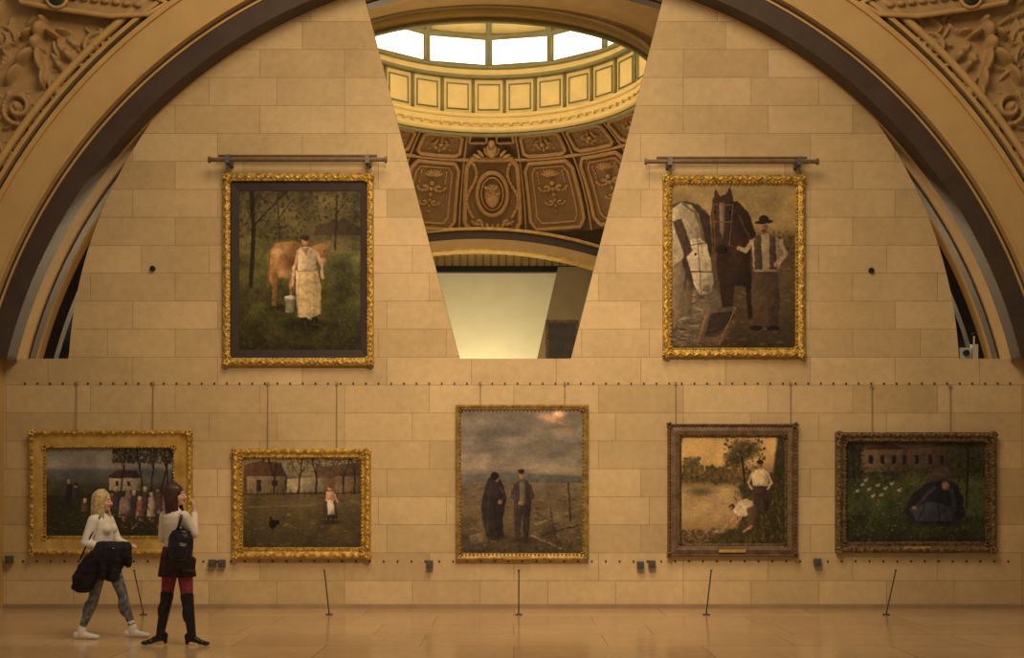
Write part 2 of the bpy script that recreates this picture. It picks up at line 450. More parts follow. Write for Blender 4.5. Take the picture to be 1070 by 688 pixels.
cr.obj('coffer_relief',[M_coffer,M_coffin],dome,True)
dr=M()
def band(r0,h0,r1,h1,mi,N=120):
    vs=[cyl(2*pi*i/N,r,h) for (r,h) in ((r0,h0),(r1,h1)) for i in range(N)]
    dr.add(vs,[(i,(i+1)%N,N+(i+1)%N,N+i) for i in range(N)],mi)
def hoop(r,h,rad,mi): dr.tube([cyl(a,r,h) for a in np.linspace(0,2*pi,121)[:-1]],rad,mi,8,closed=True)
hoop(3.62,8.86,.08,0); hoop(3.58,9.03,.05,0); band(3.6,8.9,3.6,9.2,0); hoop(3.6,9.2,.06,0); hoop(3.68,8.74,.05,1)
band(3.72,9.2,3.72,10.15,0)
band(3.58,10.12,3.72,10.12,1); hoop(3.60,10.16,.05,1); band(3.64,10.16,3.72,10.45,0); hoop(3.67,10.42,.05,1)
for i in range(30):
    a=math.radians(12*i+5)
    dr.tube([cyl(a,3.69,9.22),cyl(a,3.69,10.12)],.045,1,6)
    pth=[cyl(a+math.radians(12*u),3.70,h) for u,h in ((.16,9.38),(.84,9.38),(.84,10.0),(.16,10.0))]
    dr.tube(pth,.022,1,6,closed=True)
for i in range(90):
    a=math.radians(4*i); dr.ell(cyl(a,3.53,8.97),(.045,.045,.045),0,seg=6,rings=4)
wp=M()
for i in range(15):
    a=math.radians(11+24*i); hw=math.radians(12)
    dr.tube([cyl(a+hw,3.72,10.42),cyl(a+hw,3.72,11.2),cyl(a+hw,1.6,12.6)],.08,1,6)
    q=math.radians(10.8)
    wp.add([cyl(a-q,3.74,10.48),cyl(a+q,3.74,10.48),cyl(a+q,3.74,11.14),cyl(a-q,3.74,11.14)],[(0,1,2,3)],0)
    dr.tube([cyl(a-q,3.73,10.48),cyl(a+q,3.73,10.48),cyl(a+q,3.73,11.14),cyl(a-q,3.73,11.14)],.03,1,6,closed=True)
band(3.85,10.42,3.85,11.2,1); hoop(3.72,11.2,.08,1); band(3.85,11.2,1.6,12.6,0); band(1.6,12.6,0.01,12.7,0); hoop(1.6,12.6,.1,1); hoop(2.7,11.85,.05,1)
dr.obj('lantern_drum',[M_drum,M_drum2],dome,True)
wp.obj('skylight_window_panes',[M_pane],dome)

rw=M(); y2=15.9; s2=(D+y2)/F; c2=((500-CX)*s2, EYE+(HY-673)*s2)
A0=math.radians(48); A1=math.radians(132)
ring(rw,422*s2,431*s2,y2-.1,y2+.2,0,A0,A1,50,c2)
ring(rw,412*s2,422*s2,y2-.15,y2+.3,1,A0,A1,50,c2)
ring(rw,410*s2,412*s2,y2-.2,y2+.3,2,A0,A1,50,c2)
ring(rw,431*s2,434*s2,y2-.2,y2+.1,2,A0,A1,50,c2)
ring(rw,434*s2,600*s2,y2,y2+.1,3,A0,A1,50,c2)
rw.obj('trim_rear_arch',[M_dark,M_cream,M_gold2,M_coffbg])
fr=M(); y3=20.0
def bx(Mo,p0,p1,y,dy,mi): a=W(p0[0],p0[1],y); b=W(p1[0],p1[1],y); Mo.box((a.x,y-dy,b.z),(b.x,y,a.z),mi)
bx(fr,(380,286),(700,520),y3,.05,0)
bx(fr,(380,280),(700,286),y3,.3,3)
bx(fr,(380,266),(700,280),y3,.15,1)
bx(fr,(380,262),(700,266),y3,.3,2)
bx(fr,(380,150),(700,262),y3,.1,4)
for k in range(34):
    bx(fr,(400+k*8,267),(402,279) if False else (401.6+k*8,279),y3-.15,.1,2)
fr.obj('wall_far',[M_ivory,M_drum,M_drum2,M_iron,M_cream2])
gp=M(); y4=17.5
pts=[xz(583,279,y4),xz(700,279,y4),xz(700,512,y4),xz(530,512,y4)]
extr(gp,pts,y4,y4+.15); gp.obj('wall_partition',[M_greywall])
bx_m=M(); bx(bx_m,(570,335),(604,377),y4-.0,.1,0); bx(bx_m,(573,338),(601,374),y4-.1,.02,1)
bx_m.obj('small_framed_picture',[M_golddk,mat('dark_canvas',A(70,58,42),0.6,ns=3,na=0.5)])

# ---------------------------------------------------------------- painting canvases
class Cv:
    def __init__(s,x0,y0,x1,y1,base,res=2.2,seed=0):
        s.b=(x0,y0,x1,y1); s.res=res; s.w=int((x1-x0)*res); s.h=int((y1-y0)*res)
        s.X,s.Y=np.meshgrid(np.linspace(x0,x1,s.w),np.linspace(y0,y1,s.h))
        s.C=np.zeros((s.h,s.w,3))+np.array(base,float); s.r=np.random.default_rng(seed)
        s.n3=s.noise(2.6)*.6+s.noise(5)*.6-.6
    def mixin(s,a,c): a=a[...,None]; s.C=s.C*(1-a)+np.array(c,float)*a
    def shade(s,c,x0,x1,y0,y1):
        u=np.clip((s.X-x0)/max(x1-x0,1),0,1); v=np.clip((s.Y-y0)/max(y1-y0,1),0,1)
        f=1.14-.36*u**1.4-.10*v+.30*s.n3
        return np.array(c,float)[None,None,:]*f[...,None]
    def grad(s,st):
        ys=[q[0] for q in st]
        for k in range(3): s.C[...,k]=np.interp(s.Y,ys,[q[1][k] for q in st])
    def noise(s,sc,sy=None):
        sy=sy or sc; x0,y0,x1,y1=s.b
        gw=int((x1-x0)/sc)+3; gh=int((y1-y0)/sy)+3; g=s.r.random((gh,gw))
        u=(s.X-x0)/sc; v=(s.Y-y0)/sy; i=u.astype(int); j=v.astype(int); fu=u-i; fv=v-j
        fu=fu*fu*(3-2*fu); fv=fv*fv*(3-2*fv)
        return (g[j,i]*(1-fu)+g[j,i+1]*fu)*(1-fv)+(g[j+1,i]*(1-fu)+g[j+1,i+1]*fu)*fv
    def mottle(s,sc,amt,sy=None):
        n=s.noise(sc,sy)*.6+s.noise(sc*.4,(sy or sc)*.4)*.4-.5
        s.C=s.C*(1+2*amt*n[...,None])
    def ell(s,cx,cy,rx,ry,c,rot=0,soft=.25,a=1):
        dx=s.X-cx; dy=s.Y-cy; u=(dx*cos(rot)+dy*sin(rot))/rx; v=(-dx*sin(rot)+dy*cos(rot))/ry
        d=np.sqrt(u*u+v*v); s.mixin(np.clip((1+soft/2-d)/soft,0,1)*a,s.shade(c,cx-rx,cx+rx,cy-ry,cy+ry))
    def poly(s,pts,c,soft=1.0,a=1):
        ins=np.zeros(s.X.shape,bool); dm=np.full(s.X.shape,1e9); n=len(pts)
        for i in range(n):
            ax,ay=pts[i]; bx_,by=pts[(i+1)%n]
            cnd=((ay>s.Y)!=(by>s.Y))
            xi=(bx_-ax)*(s.Y-ay)/((by-ay) if by!=ay else 1e-9)+ax
            ins^=cnd&(s.X<xi)
            ex,ey=bx_-ax,by-ay; L2=ex*ex+ey*ey+1e-9
            t=np.clip(((s.X-ax)*ex+(s.Y-ay)*ey)/L2,0,1)
            dm=np.minimum(dm,np.hypot(s.X-ax-t*ex,s.Y-ay-t*ey))
        sd=np.where(ins,dm,-dm); xs=[p[0] for p in pts]; ys=[p[1] for p in pts]
        s.mixin(np.clip(sd/soft+.5,0,1)*a,s.shade(c,min(xs),max(xs),min(ys),max(ys)))
    def line(s,pts,w,c,a=1):
        for i in range(len(pts)-1):
            ax,ay=pts[i]; bx_,by=pts[i+1]; ex,ey=bx_-ax,by-ay; L2=ex*ex+ey*ey+1e-9
            t=np.clip(((s.X-ax)*ex+(s.Y-ay)*ey)/L2,0,1); d=np.hypot(s.X-ax-t*ex,s.Y-ay-t*ey)
            s.mixin(np.clip((w/2-d)/.7+.5,0,1)*a,np.array(c,float)[None,None,:]*(1+.4*s.n3)[...,None])
    def dabs(s,n,x0,x1,y0,y1,cols,sz=(1,3),asp=.5,a=.7,rot=None):
        for _ in range(n):
            cx=s.r.uniform(x0,x1); cy=s.r.uniform(y0,y1); q=s.r.uniform(*sz); ro=s.r.uniform(0,pi) if rot is None else rot+s.r.normal(0,.3)
            c=np.array(cols[s.r.integers(len(cols))],float)*s.r.uniform(.8,1.2)
            i0=np.searchsorted(s.X[0],cx-q-1); i1=np.searchsorted(s.X[0],cx+q+1); j0=np.searchsorted(s.Y[:,0],cy-q-1); j1=np.searchsorted(s.Y[:,0],cy+q+1)
            if i1<=i0 or j1<=j0: continue
            dx=s.X[j0:j1,i0:i1]-cx; dy=s.Y[j0:j1,i0:i1]-cy
            u=(dx*cos(ro)+dy*sin(ro))/q; v=(-dx*sin(ro)+dy*cos(ro))/(q*asp)
            al=(np.clip((1-np.sqrt(u*u+v*v))*2,0,1)*a)[...,None]
            s.C[j0:j1,i0:i1]=s.C[j0:j1,i0:i1]*(1-al)+c*al
    def finish(s,wob=.9,tone=(.95,.86,.75)):
        dx=((s.noise(4.5)-.5)*wob+(s.noise(2)-.5)*wob*.5)*s.res; dy=((s.noise(4.5)-.5)*wob+(s.noise(2)-.5)*wob*.5)*s.res
        J,I=np.indices(s.X.shape); jj=np.clip(np.round(J+dy).astype(int),0,s.h-1); ii=np.clip(np.round(I+dx).astype(int),0,s.w-1)
        C=s.C[jj,ii]
        C=C*(1+.12*(s.noise(2.0,1.2)-.5)+.16*(s.noise(12)-.5))[...,None]
        s.C=C*np.array(tone)
    def mesh(s,yd,parent,name='canvas',tone=(.95,.86,.75)):
        s.finish(tone=tone)
        sc=(D+yd)/F; P=np.stack([(s.X-CX)*sc,np.full(s.X.shape,yd),EYE+(HY-s.Y)*sc],-1).reshape(-1,3)
        idx=np.arange(s.w*s.h).reshape(s.h,s.w)
        q=np.stack([idx[:-1,:-1],idx[1:,:-1],idx[1:,1:],idx[:-1,1:]],-1).reshape(-1,4)
        me=bpy.data.meshes.new(name); me.from_pydata(P.tolist(),[],q.tolist())
        at=me.color_attributes.new('paint','FLOAT_COLOR','POINT')
        col=np.clip(lin(np.clip(s.C,0,255))/K,0,.95); col=np.concatenate([col,np.ones(col.shape[:2]+(1,))],-1)
        at.data.foreach_set('color',col.astype(np.float32).ravel())
        m_=bpy.data.materials.get('oil_paint')
        if not m_:
            m_=bpy.data.materials.new('oil_paint'); m_.use_nodes=True; N=m_.node_tree.nodes; L=m_.node_tree.links
            ca=N.new('ShaderNodeVertexColor'); ca.layer_name='paint'; L.new(ca.outputs['Color'],N['Principled BSDF'].inputs['Base Color'])
            N['Principled BSDF'].inputs['Roughness'].default_value=.6; N['Principled BSDF'].inputs['Specular IOR Level'].default_value=.10
            tc=N.new('ShaderNodeTexCoord'); n2=N.new('ShaderNodeTexNoise'); n2.inputs['Scale'].default_value=60; bp=N.new('ShaderNodeBump'); bp.inputs['Strength'].default_value=.1; bp.inputs['Distance'].default_value=.01
            L.new(tc.outputs['Object'],n2.inputs['Vector']); L.new(n2.outputs['Fac'],bp.inputs['Height']); L.new(bp.outputs['Normal'],N['Principled BSDF'].inputs['Normal'])
        me.materials.append(m_); o=bpy.data.objects.new(name,me); scene.collection.objects.link(o); o.parent=parent; return o

def frame(b,ib,prof,mats,parent,orn=None,plate=None):
    fm=M(); vs=[]; k=len(prof)
    for (t,h,mi) in prof:
        x0=b[0]+(ib[0]-b[0])*t; y0=b[1]+(ib[1]-b[1])*t; x1=b[2]+(ib[2]-b[2])*t; y1=b[3]+(ib[3]-b[3])*t
        for (x,y) in ((x0,y0),(x1,y0),(x1,y1),(x0,y1)):
            p=W(x,y,-.08); vs.append((p.x,-h,p.z))
    for i in range(k-1):
        fm.add([vs[i*4+c] for c in range(4)]+[vs[i*4+4+c] for c in range(4)],[(j,(j+1)%4,4+(j+1)%4,4+j) for j in range(4)],prof[i+1][2])
    if orn:
        for (t,h,sp_,rx,rz,mi) in orn:
            x0=b[0]+(ib[0]-b[0])*t; y0=b[1]+(ib[1]-b[1])*t; x1=b[2]+(ib[2]-b[2])*t; y1=b[3]+(ib[3]-b[3])*t
            for (p,q) in (((x0,y0),(x1,y0)),((x1,y0),(x1,y1)),((x1,y1),(x0,y1)),((x0,y1),(x0,y0))):
                L=math.hypot(q[0]-p[0],q[1]-p[1]); n_=max(2,int(L/sp_)); ang=math.atan2(-(q[1]-p[1]),q[0]-p[0])
                for i in range(n_):
                    u=(i+.5)/n_; c=W(p[0]+(q[0]-p[0])*u,p[1]+(q[1]-p[1])*u,-h); tl=(.5 if i%2 else -.5)
                    j=1+.25*random.uniform(-1,1)
                    fm.ell(c,(rx*j,.018,rz*j),mi,Matrix.Rotation(-(ang+tl),3,'Y'),seg=8,rings=6)
                cc=W(p[0],p[1],-h)
                for a in range(5):
                    an=a*2*pi/5; fm.ell((cc.x+.03*cos(an),cc.y,cc.z+.03*sin(an)),(rz*1.5,.03,rz*1.3),mi,seg=8,rings=6)
    o=fm.obj('frame',mats,parent)
    if plate:
        pb=M(); px,py=plate; bx(pb,(px-14,py-1.5),(px+14,py+1.5),-.105,.015,0); pb.obj('name_plate',[M_gold2],parent)
    return o
def painting(b,ib,prof,mats,orn,cv,wx=None,wt=401,plate=None,tone=(.95,.86,.75)):
    e=empty('framed_painting'); frame(b,ib,prof,mats,e,orn,plate)
    bk=M(); a=W(b[0]+2,b[1]+2,-.08); c=W(b[2]-2,b[3]-2,-.08); bk.box((a.x,-.04,c.z),(c.x,-.002,a.z)); bk.obj('backing',[M_dark],e)
    cv.mesh(-.055,e,tone=tone)
    if wx:
        wm=M()
        for x in wx:
            a=W(x,wt,-.02); b_=W(x,b[1]+2,-.05); wm.tube([a,b_],.006,n=6); wm.box((a.x-.015,-.03,a.z-.02),(a.x+.015,-.002,a.z+.02))
        wm.obj('hanging_wire',[M_wire],e)
    return e

# P1 milkmaid
c=Cv(249,199,377,366,(60,52,28),seed=1)
c.grad([(199,(66,56,32)),(240,(84,72,40)),(262,(92,80,44)),(275,(74,68,32)),(320,(66,60,26)),(366,(36,30,14))]); c.mottle(18,.35); c.mottle(5,.2)
c.ell(300,222,18,14,(124,104,60),soft=1.2,a=.6); c.ell(345,215,22,12,(116,96,56),soft=1.2,a=.6); c.ell(276,225,8,10,(98,84,48),soft=1.2,a=.5)
c.dabs(700,249,377,199,250,[(48,40,20),(62,54,28),(92,80,46),(38,32,16)],(1,3),.6,.55)
c.poly([(322,243),(377,238),(377,262),(325,262)],(92,74,46),2.5,.6); c.poly([(330,236),(360,228),(377,238),(377,246),(328,246)],(66,48,32),2,.8)
c.dabs(420,249,377,252,300,[(84,78,38),(66,62,28),(100,90,48)],(1,3),.4,.5)
c.line([(263,199),(265,240),(262,300)],4.5,(38,28,16),.9); c.line([(266,235),(285,215),(300,199)],2.2,(40,30,18),.8); c.line([(352,205),(350,262)],2.2,(44,34,20),.8); c.line([(290,199),(292,250)],1.8,(50,40,22),.7); c.line([(292,228),(306,208)],1.3,(46,36,20),.7); c.line([(351,225),(364,206)],1.3,(44,34,20),.7)
c.ell(318,340,26,6,(24,20,10),soft=1,a=.7); c.ell(294,322,16,3,(30,26,12),soft=1,a=.6)
c.poly([(281,262),(288,254),(306,252),(316,256),(318,285),(306,292),(290,290),(284,300),(280,285)],(146,104,56),2)
c.poly([(284,285),(291,285),(289,320),(284,320)],(118,82,42),1.3); c.poly([(302,285),(310,285),(307,322),(302,322)],(110,76,42),1.3); c.ell(291,264,6,6,(176,138,88),soft=.8); c.ell(304,276,6,9,(104,68,36),soft=1); c.ell(298,286,8,4,(160,122,78),soft=.9)
c.poly([(325,258),(337,254),(345,259),(341,272),(333,275),(326,268)],(138,98,56),1.5); c.line([(340,258),(345,252)],1.3,(120,90,50)); c.line([(282,262),(280,300)],1.4,(110,76,40)); c.ell(337,273,4,3,(174,134,94)); c.ell(339,263,.8,.8,(30,20,12))
c.poly([(309,283),(332,282),(336,300),(335,328),(325,334),(312,331),(309,305)],(184,154,104),1.2)
for x,d_ in ((313,-26),(317,12),(321,-18),(325,12),(329,-26)): c.line([(x,286),(x+(x-321)*.25,331)],1.3,(180+d_,148+d_,98+d_),.55)
c.poly([(310,262),(315,258),(323,258),(330,262),(331,284),(311,284)],(194,166,124),1.2); c.poly([(315,259),(323,259),(320,268)],(150,108,74),1); c.line([(331,264),(336,276),(337,290)],3,(170,134,96)); c.line([(311,264),(307,280),(305,298)],3,(180,146,104)); c.line([(304,294),(303,303)],2.2,(160,110,76)); c.line([(311,284),(331,283)],1.2,(120,90,60),.7)
c.ell(319,252,3.6,4.6,(172,124,86)); c.ell(319,248.6,4.2,2.8,(60,40,24)); c.ell(317.7,252,.6,.6,(60,36,24)); c.ell(320.6,252,.6,.6,(60,36,24)); c.line([(318,255),(320.4,255)],.7,(120,66,50))
c.poly([(297,311),(309,311),(307,327),(299,327)],(120,106,80),1); c.ell(303,311,6,2,(190,172,138)); c.line([(297,311),(303,302),(309,311)],.8,(80,66,46))
c.poly([(315,332),(321,332),(320,338),(314,338)],(40,28,18)); c.poly([(325,332),(331,331),(333,337),(326,338)],(40,28,18)); c.dabs(420,249,377,336,366,[(52,44,20),(34,28,12),(70,60,28)],(1,3.4),.4,.45); c.dabs(160,249,300,300,336,[(52,48,22),(74,68,32)],(1,3),.4,.5); c.dabs(160,340,377,290,336,[(52,48,22),(74,68,32)],(1,3),.4,.5)
pm=[(0,0,0),(0,.09,0),(.25,.12,0),(.45,.10,0),(.48,.07,1),(.95,.06,1),(1,.05,1)]
painting((233,181,390,382),(250,200,376,365),pm,[M_gold,M_mat],[(.2,.11,5,.045,.02,0),(.38,.1,4,.02,.014,0)],c)
# P2 ploughman with two horses drinking
c=Cv(702,192,832,364,(100,80,48),seed=2)
c.grad([(192,(134,108,66)),(235,(138,112,68)),(246,(106,82,48)),(256,(80,62,36)),(300,(74,56,34)),(364,(52,40,24))]); c.mottle(20,.12); c.mottle(4,.06)
c.dabs(260,702,832,242,266,[(60,50,26),(80,66,36),(50,40,22)],(1.2,4),.5,.6)
c.dabs(300,702,832,268,362,[(86,66,42),(58,44,28),(98,78,52)],(1.5,5),.35,.5,0)
c.poly([(702,306),(745,300),(760,318),(735,362),(702,362)],(104,88,66),3,.8); c.dabs(110,704,745,308,362,[(146,124,90),(70,54,38)],(2,7),.2,.6,0)
c.poly([(702,214),(716,210),(730,214),(742,226),(744,262),(736,300),(716,300),(702,300)],(60,46,32),2)
c.poly([(702,218),(712,212),(722,214),(730,224),(735,244),(738,262),(730,268),(720,262),(712,272),(702,280)],(152,132,100),1.5)
c.poly([(702,280),(712,272),(716,284),(714,330),(706,332),(702,320)],(120,100,72),1.6); c.poly([(717,292),(724,296),(722,330),(717,330)],(90,72,50),1.4)
c.poly([(719,252),(729,247),(738,254),(743,274),(746,296),(742,306),(732,308),(726,300),(721,280),(716,264)],(178,156,120),1.2)
c.line([(731,252),(738,276),(741,300)],2.2,(134,112,82),.6)
c.ell(727,266,1.5,1.7,(30,20,14)); c.ell(738,302,4.2,4,(110,86,66),soft=.6); c.ell(735,303,.9,.9,(50,34,26)); c.line([(722,284),(744,284)],1.3,(50,34,22)); c.line([(729,250),(733,306)],1,(56,40,26),.7); c.line([(721,256),(738,254)],1.1,(56,40,26),.8)
c.poly([(724,250),(726,240),(731,249)],(130,108,78)); c.line([(714,213),(726,222),(732,236),(735,250)],3,(92,74,52),.9); c.dabs(50,703,730,218,262,[(176,156,120),(126,106,78)],(1.2,3.5),.35,.4,1.1)
c.poly([(703,232),(712,228),(724,262),(716,270)],(48,34,24),1.4,.85)
c.poly([(757,214),(770,210),(782,222),(790,244),(792,300),(790,332),(782,334),(779,300),(768,298),(765,332),(756,334),(752,300),(748,276),(752,240)],(42,28,19),1.4)
c.poly([(745,208),(748,197),(752,205),(758,204),(763,195),(766,207),(768,222),(765,244),(761,262),(754,268),(747,264),(744,246),(743,224)],(58,40,26),1.2)
c.poly([(752,212),(757,212),(757,240),(755,250),(752,240)],(130,106,78),1,.75); c.ell(747,222,1.2,1.6,(16,10,8)); c.ell(763,222,1.2,1.6,(16,10,8)); c.ell(754,261,6,5,(34,24,18)); c.ell(751,261,1,1.2,(14,10,8)); c.ell(758,261,1,1.2,(14,10,8)); c.line([(744,232),(766,232)],1.2,(104,74,42)); c.line([(745,214),(766,214)],1.1,(104,74,42)); c.line([(745,214),(747,256)],1,(96,66,40)); c.line([(766,214),(762,256)],1,(96,66,40)); c.line([(762,256),(778,262)],1,(110,80,48)); c.line([(772,226),(784,250),(786,290)],2.2,(84,58,36),.6); c.ell(772,262,8,18,(58,39,25),soft=1,a=.7)
c.poly([(786,280),(812,280),(815,310),(813,340),(803,341),(800,308),(796,340),(787,341),(785,310)],(68,51,34),1.3)
c.poly([(785,252),(791,245),(806,244),(816,252),(818,272),(812,284),(787,284)],(146,120,86),1.3)
c.poly([(788,247),(795,244),(797,282),(788,282)],(62,46,32),1.2,.9); c.poly([(804,244),(810,247),(812,282),(804,282)],(60,44,32),1.2,.9)
c.line([(816,252),(821,266),(812,276)],4.4,(144,118,84)); c.line([(786,252),(779,262),(773,260)],4.4,(150,122,88)); c.ell(772,260,2.2,2.2,(150,104,70)); c.ell(811,277,2.2,2.2,(150,104,70))
c.ell(798,237,4.4,5.4,(148,102,68)); c.ell(798,232,9.5,2.0,(32,22,15),rot=-.1); c.ell(798,229,5.2,4,(34,24,16)); c.ell(798,241,2.6,1.3,(66,44,28),soft=.6); c.ell(796.3,236,.6,.6,(40,24,16)); c.ell(800,236,.6,.6,(40,24,16))
c.ell(790,343,7,2.6,(30,22,15)); c.ell(808,343,7,2.6,(30,22,15))
c.poly([(736,324),(768,320),(774,330),(752,362),(726,362)],(88,67,46),1.3); c.poly([(742,328),(764,325),(768,330),(750,352),(737,352)],(48,36,27),1.6); c.line([(738,330),(728,361)],1.4,(124,98,68)); c.line([(768,322),(752,360)],1.2,(110,86,58))
c.dabs(120,702,832,344,364,[(46,36,24),(70,54,36)],(2,6),.3,.5,0)
painting((693,183,841,373),(703,193,831,363),[(0,0,0),(0,.09,0),(.35,.12,0),(.7,.1,0),(.8,.08,0),(1,.05,0)],[M_gold],[(.3,.11,5,.05,.022,0),(.8,.09,4,.02,.013,0)],c)
# P3 gathering by the sea
c=Cv(47,468,181,561,(70,68,58),seed=3)
c.grad([(468,(120,112,98)),(488,(134,122,104)),(492,(90,88,80)),(503,(84,80,68)),(515,(54,48,34)),(561,(46,42,26))]); c.mottle(20,.12); c.mottle(4,.06)
c.dabs(420,47,181,512,561,[(60,56,32),(40,36,22),(78,70,42),(50,42,30)],(1,3.6),.35,.5,0)
c.poly([(47,500),(70,506),(112,510),(112,520),(47,518)],(72,64,44),2,.8)
c.poly([(114,498),(124,491),(138,492),(146,500),(146,513),(114,513)],(70,56,46),1.2); c.poly([(114,500),(146,500),(146,513),(114,513)],(152,134,108),1); c.poly([(112,500),(122,491),(142,492),(148,500)],(66,46,38),1); c.poly([(121,503),(124,503),(124,508),(121,508)],(50,40,32)); c.poly([(133,503),(136,503),(136,508),(133,508)],(50,40,32))
for x,l in ((126,3),(150,-4),(158,2),(168,6),(176,-2)): c.line([(x,513),(x+l,490),(x+l*2,468)],1.6,(38,28,20),.9); c.line([(x+l,490),(x+l-6,474)],.9,(38,28,20),.8); c.line([(x+l,486),(x+l+6,474)],.9,(38,28,20),.8)
c.dabs(420,118,181,468,484,[(44,40,24),(58,50,30),(36,30,20)],(1,3),.6,.6)
rr=np.random.default_rng(4)
for x,y,h,cc in ((116,518,14,(120,64,54)),(122,514,18,(66,54,56)),(128,522,15,(150,118,96)),(134,514,20,(116,102,88)),(140,518,18,(62,50,44)),(146,524,16,(140,90,70)),(152,514,22,(70,52,50)),(158,520,20,(168,144,120)),(165,514,24,(80,60,58)),(173,518,22,(120,84,68)),(72,506,16,(44,36,36)),(79,510,12,(60,50,46)),(89,526,9,(86,68,54)),(100,530,9,(60,48,44))):
    c.poly([(x-2.4,y),(x+2.4,y),(x+4.6,y+h*.6),(x+4,y+h),(x-4.6,y+h)],cc,1.1); c.ell(x+rr.uniform(-.8,.8),y-2,1.9,2.3,(160,116,88)); c.ell(x,y-3.6,2.1,1.5,(60,44,34) if rr.random()<.6 else (160,142,116)); c.line([(x-2,y+3),(x-4.5+rr.uniform(0,9),y+8)],1.3,cc)
c.dabs(120,110,179,532,552,[(130,96,80),(100,56,48),(64,54,54),(150,126,100),(50,40,34)],(1,3),.5,.6)
painting((31,450,200,580),(48,469,180,560),[(0,0,0),(0,.1,0),(.12,.13,0),(.22,.1,1),(.3,.09,1),(.85,.08,1),(.92,.09,0),(1,.05,0)],[M_gold,M_gold2],[(.12,.12,5,.04,.02,0),(.92,.09,3.5,.016,.012,0)],c,[80,160],401)
# P4 farmyard
c=Cv(253,479,377,573,(80,70,44),seed=4)
c.grad([(479,(132,116,84)),(496,(120,104,74)),(500,(96,80,52)),(520,(92,74,46)),(573,(62,50,30))]); c.mottle(14,.12)
c.dabs(460,253,377,515,573,[(84,68,40),(60,48,28),(100,84,50),(70,64,34)],(1,4.5),.35,.5,0)
c.poly([(255,500),(255,486),(272,482),(294,484),(300,498),(300,512),(255,514)],(78,54,36),1); c.poly([(258,498),(298,498),(298,514),(258,516)],(120,98,68),1); c.line([(275,482),(275,478)],3,(70,48,32)); c.poly([(268,502),(273,502),(273,514),(268,514)],(50,38,26)); c.poly([(284,502),(290,502),(290,508),(284,508)],(50,38,26))
c.poly([(300,501),(338,498),(338,514),(300,515)],(148,130,96),1.2); c.poly([(330,488),(377,484),(377,500),(330,500)],(86,62,42),1.2); c.poly([(350,498),(377,498),(377,516),(350,516)],(104,82,56),1.2); c.line([(255,517),(377,515)],1.4,(50,38,24),.8)
for x in range(262,374,7): c.line([(x,512),(x,520)],.9,(64,48,30),.8)
for x,t in ((286,-6),(312,4),(330,-4),(358,8),(370,-3)): c.line([(x,516),(x+1,500),(x+t,479)],1.8,(44,32,22),.9); c.line([(x+1,500),(x-t-3,484)],1,(44,32,22),.8); c.line([(x,496),(x+t+8,482)],.9,(48,36,24),.8)
c.dabs(300,300,377,479,494,[(70,58,36),(54,42,26),(90,76,50)],(.8,2.4),.5,.5)
c.ell(346,546,10,2.4,(40,32,20),soft=.8,a=.7)
c.poly([(340,520),(349,520),(353,542),(337,542)],(60,48,46),1.1); c.poly([(341,514),(348,514),(350,524),(340,524)],(180,130,108),1.1); c.poly([(342,523),(348,523),(350,538),(342,538)],(188,168,136),1.1); c.ell(344.5,510.5,2.2,2.7,(176,130,96)); c.ell(344.5,508.6,2.5,1.6,(120,56,44)); c.line([(343,541),(343,546)],1.4,(40,30,22)); c.line([(348,541),(348,546)],1.4,(40,30,22)); c.line([(349,516),(353,525)],1.6,(170,122,100))
c.ell(285,548,4,4.6,(26,20,16)); c.ell(283,542,1.6,2.2,(50,26,18)); c.line([(285,552),(285,557)],.9,(40,28,18)); c.ell(289,546,3,2.6,(30,24,18)); c.ell(302,538,2.5,1.6,(110,90,64)); c.line([(262,530),(330,528)],2,(120,100,66),.5)
painting((243,469,387,584),(254,480,376,572),[(0,0,0),(0,.1,0),(.3,.13,0),(.6,.1,0),(.8,.1,0),(1,.05,0)],[M_gold],[(.25,.12,5,.045,.02,0),(.8,.1,3.6,.018,.013,0)],c,[280,352],401)
# P5 couple in the field
c=Cv(481,428,609,579,(90,84,74),seed=5)
c.grad([(428,(108,96,80)),(450,(124,110,92)),(470,(116,104,88)),(490,(142,122,98)),(497,(108,94,76)),(508,(104,86,62)),(540,(98,80,54)),(579,(66,52,34))]); c.mottle(26,.14,9); c.mottle(7,.07,3)
c.ell(578,438,13,4,(210,156,112),rot=.2,soft=1.4,a=.8); c.ell(585,433,6,3.4,(232,184,136),soft=1.2,a=.8); c.ell(590,452,12,3,(176,134,104),soft=1.4,a=.6); c.ell(520,450,26,6,(90,80,70),soft=1.4,a=.6); c.ell(505,478,20,3,(154,132,104),soft=1.4,a=.6); c.ell(550,462,24,4,(146,126,100),soft=1.4,a=.5); c.ell(570,475,20,3,(98,86,74),soft=1.4,a=.4)
c.poly([(481,497),(530,494),(609,498),(609,505),(481,504)],(92,88,78),1.6,.8)
c.dabs(520,481,609,504,579,[(106,84,56),(74,58,40),(122,100,68),(84,72,46)],(1,4.2),.35,.5,0)
c.ell(517,562,16,3,(36,28,20),soft=.9,a=.6); c.ell(547,565,12,3,(36,28,20),soft=.9,a=.6)
c.poly([(506,512),(509,502),(514,497),(521,498),(525,505),(529,522),(525,545),(527,562),(509,562),(504,545),(503,528)],(46,38,34),1.2); c.ell(519.5,500,3.0,4,(138,100,76)); c.ell(516.8,498,4.4,4.4,(38,31,28),rot=.4); c.line([(523,510),(528,519),(523,524)],2.8,(58,47,41)); c.ell(523,525,2.2,2,(136,98,74)); c.line([(511,514),(509,558)],1.6,(70,58,50),.6); c.line([(517,518),(518,558)],1.3,(34,28,26),.6)
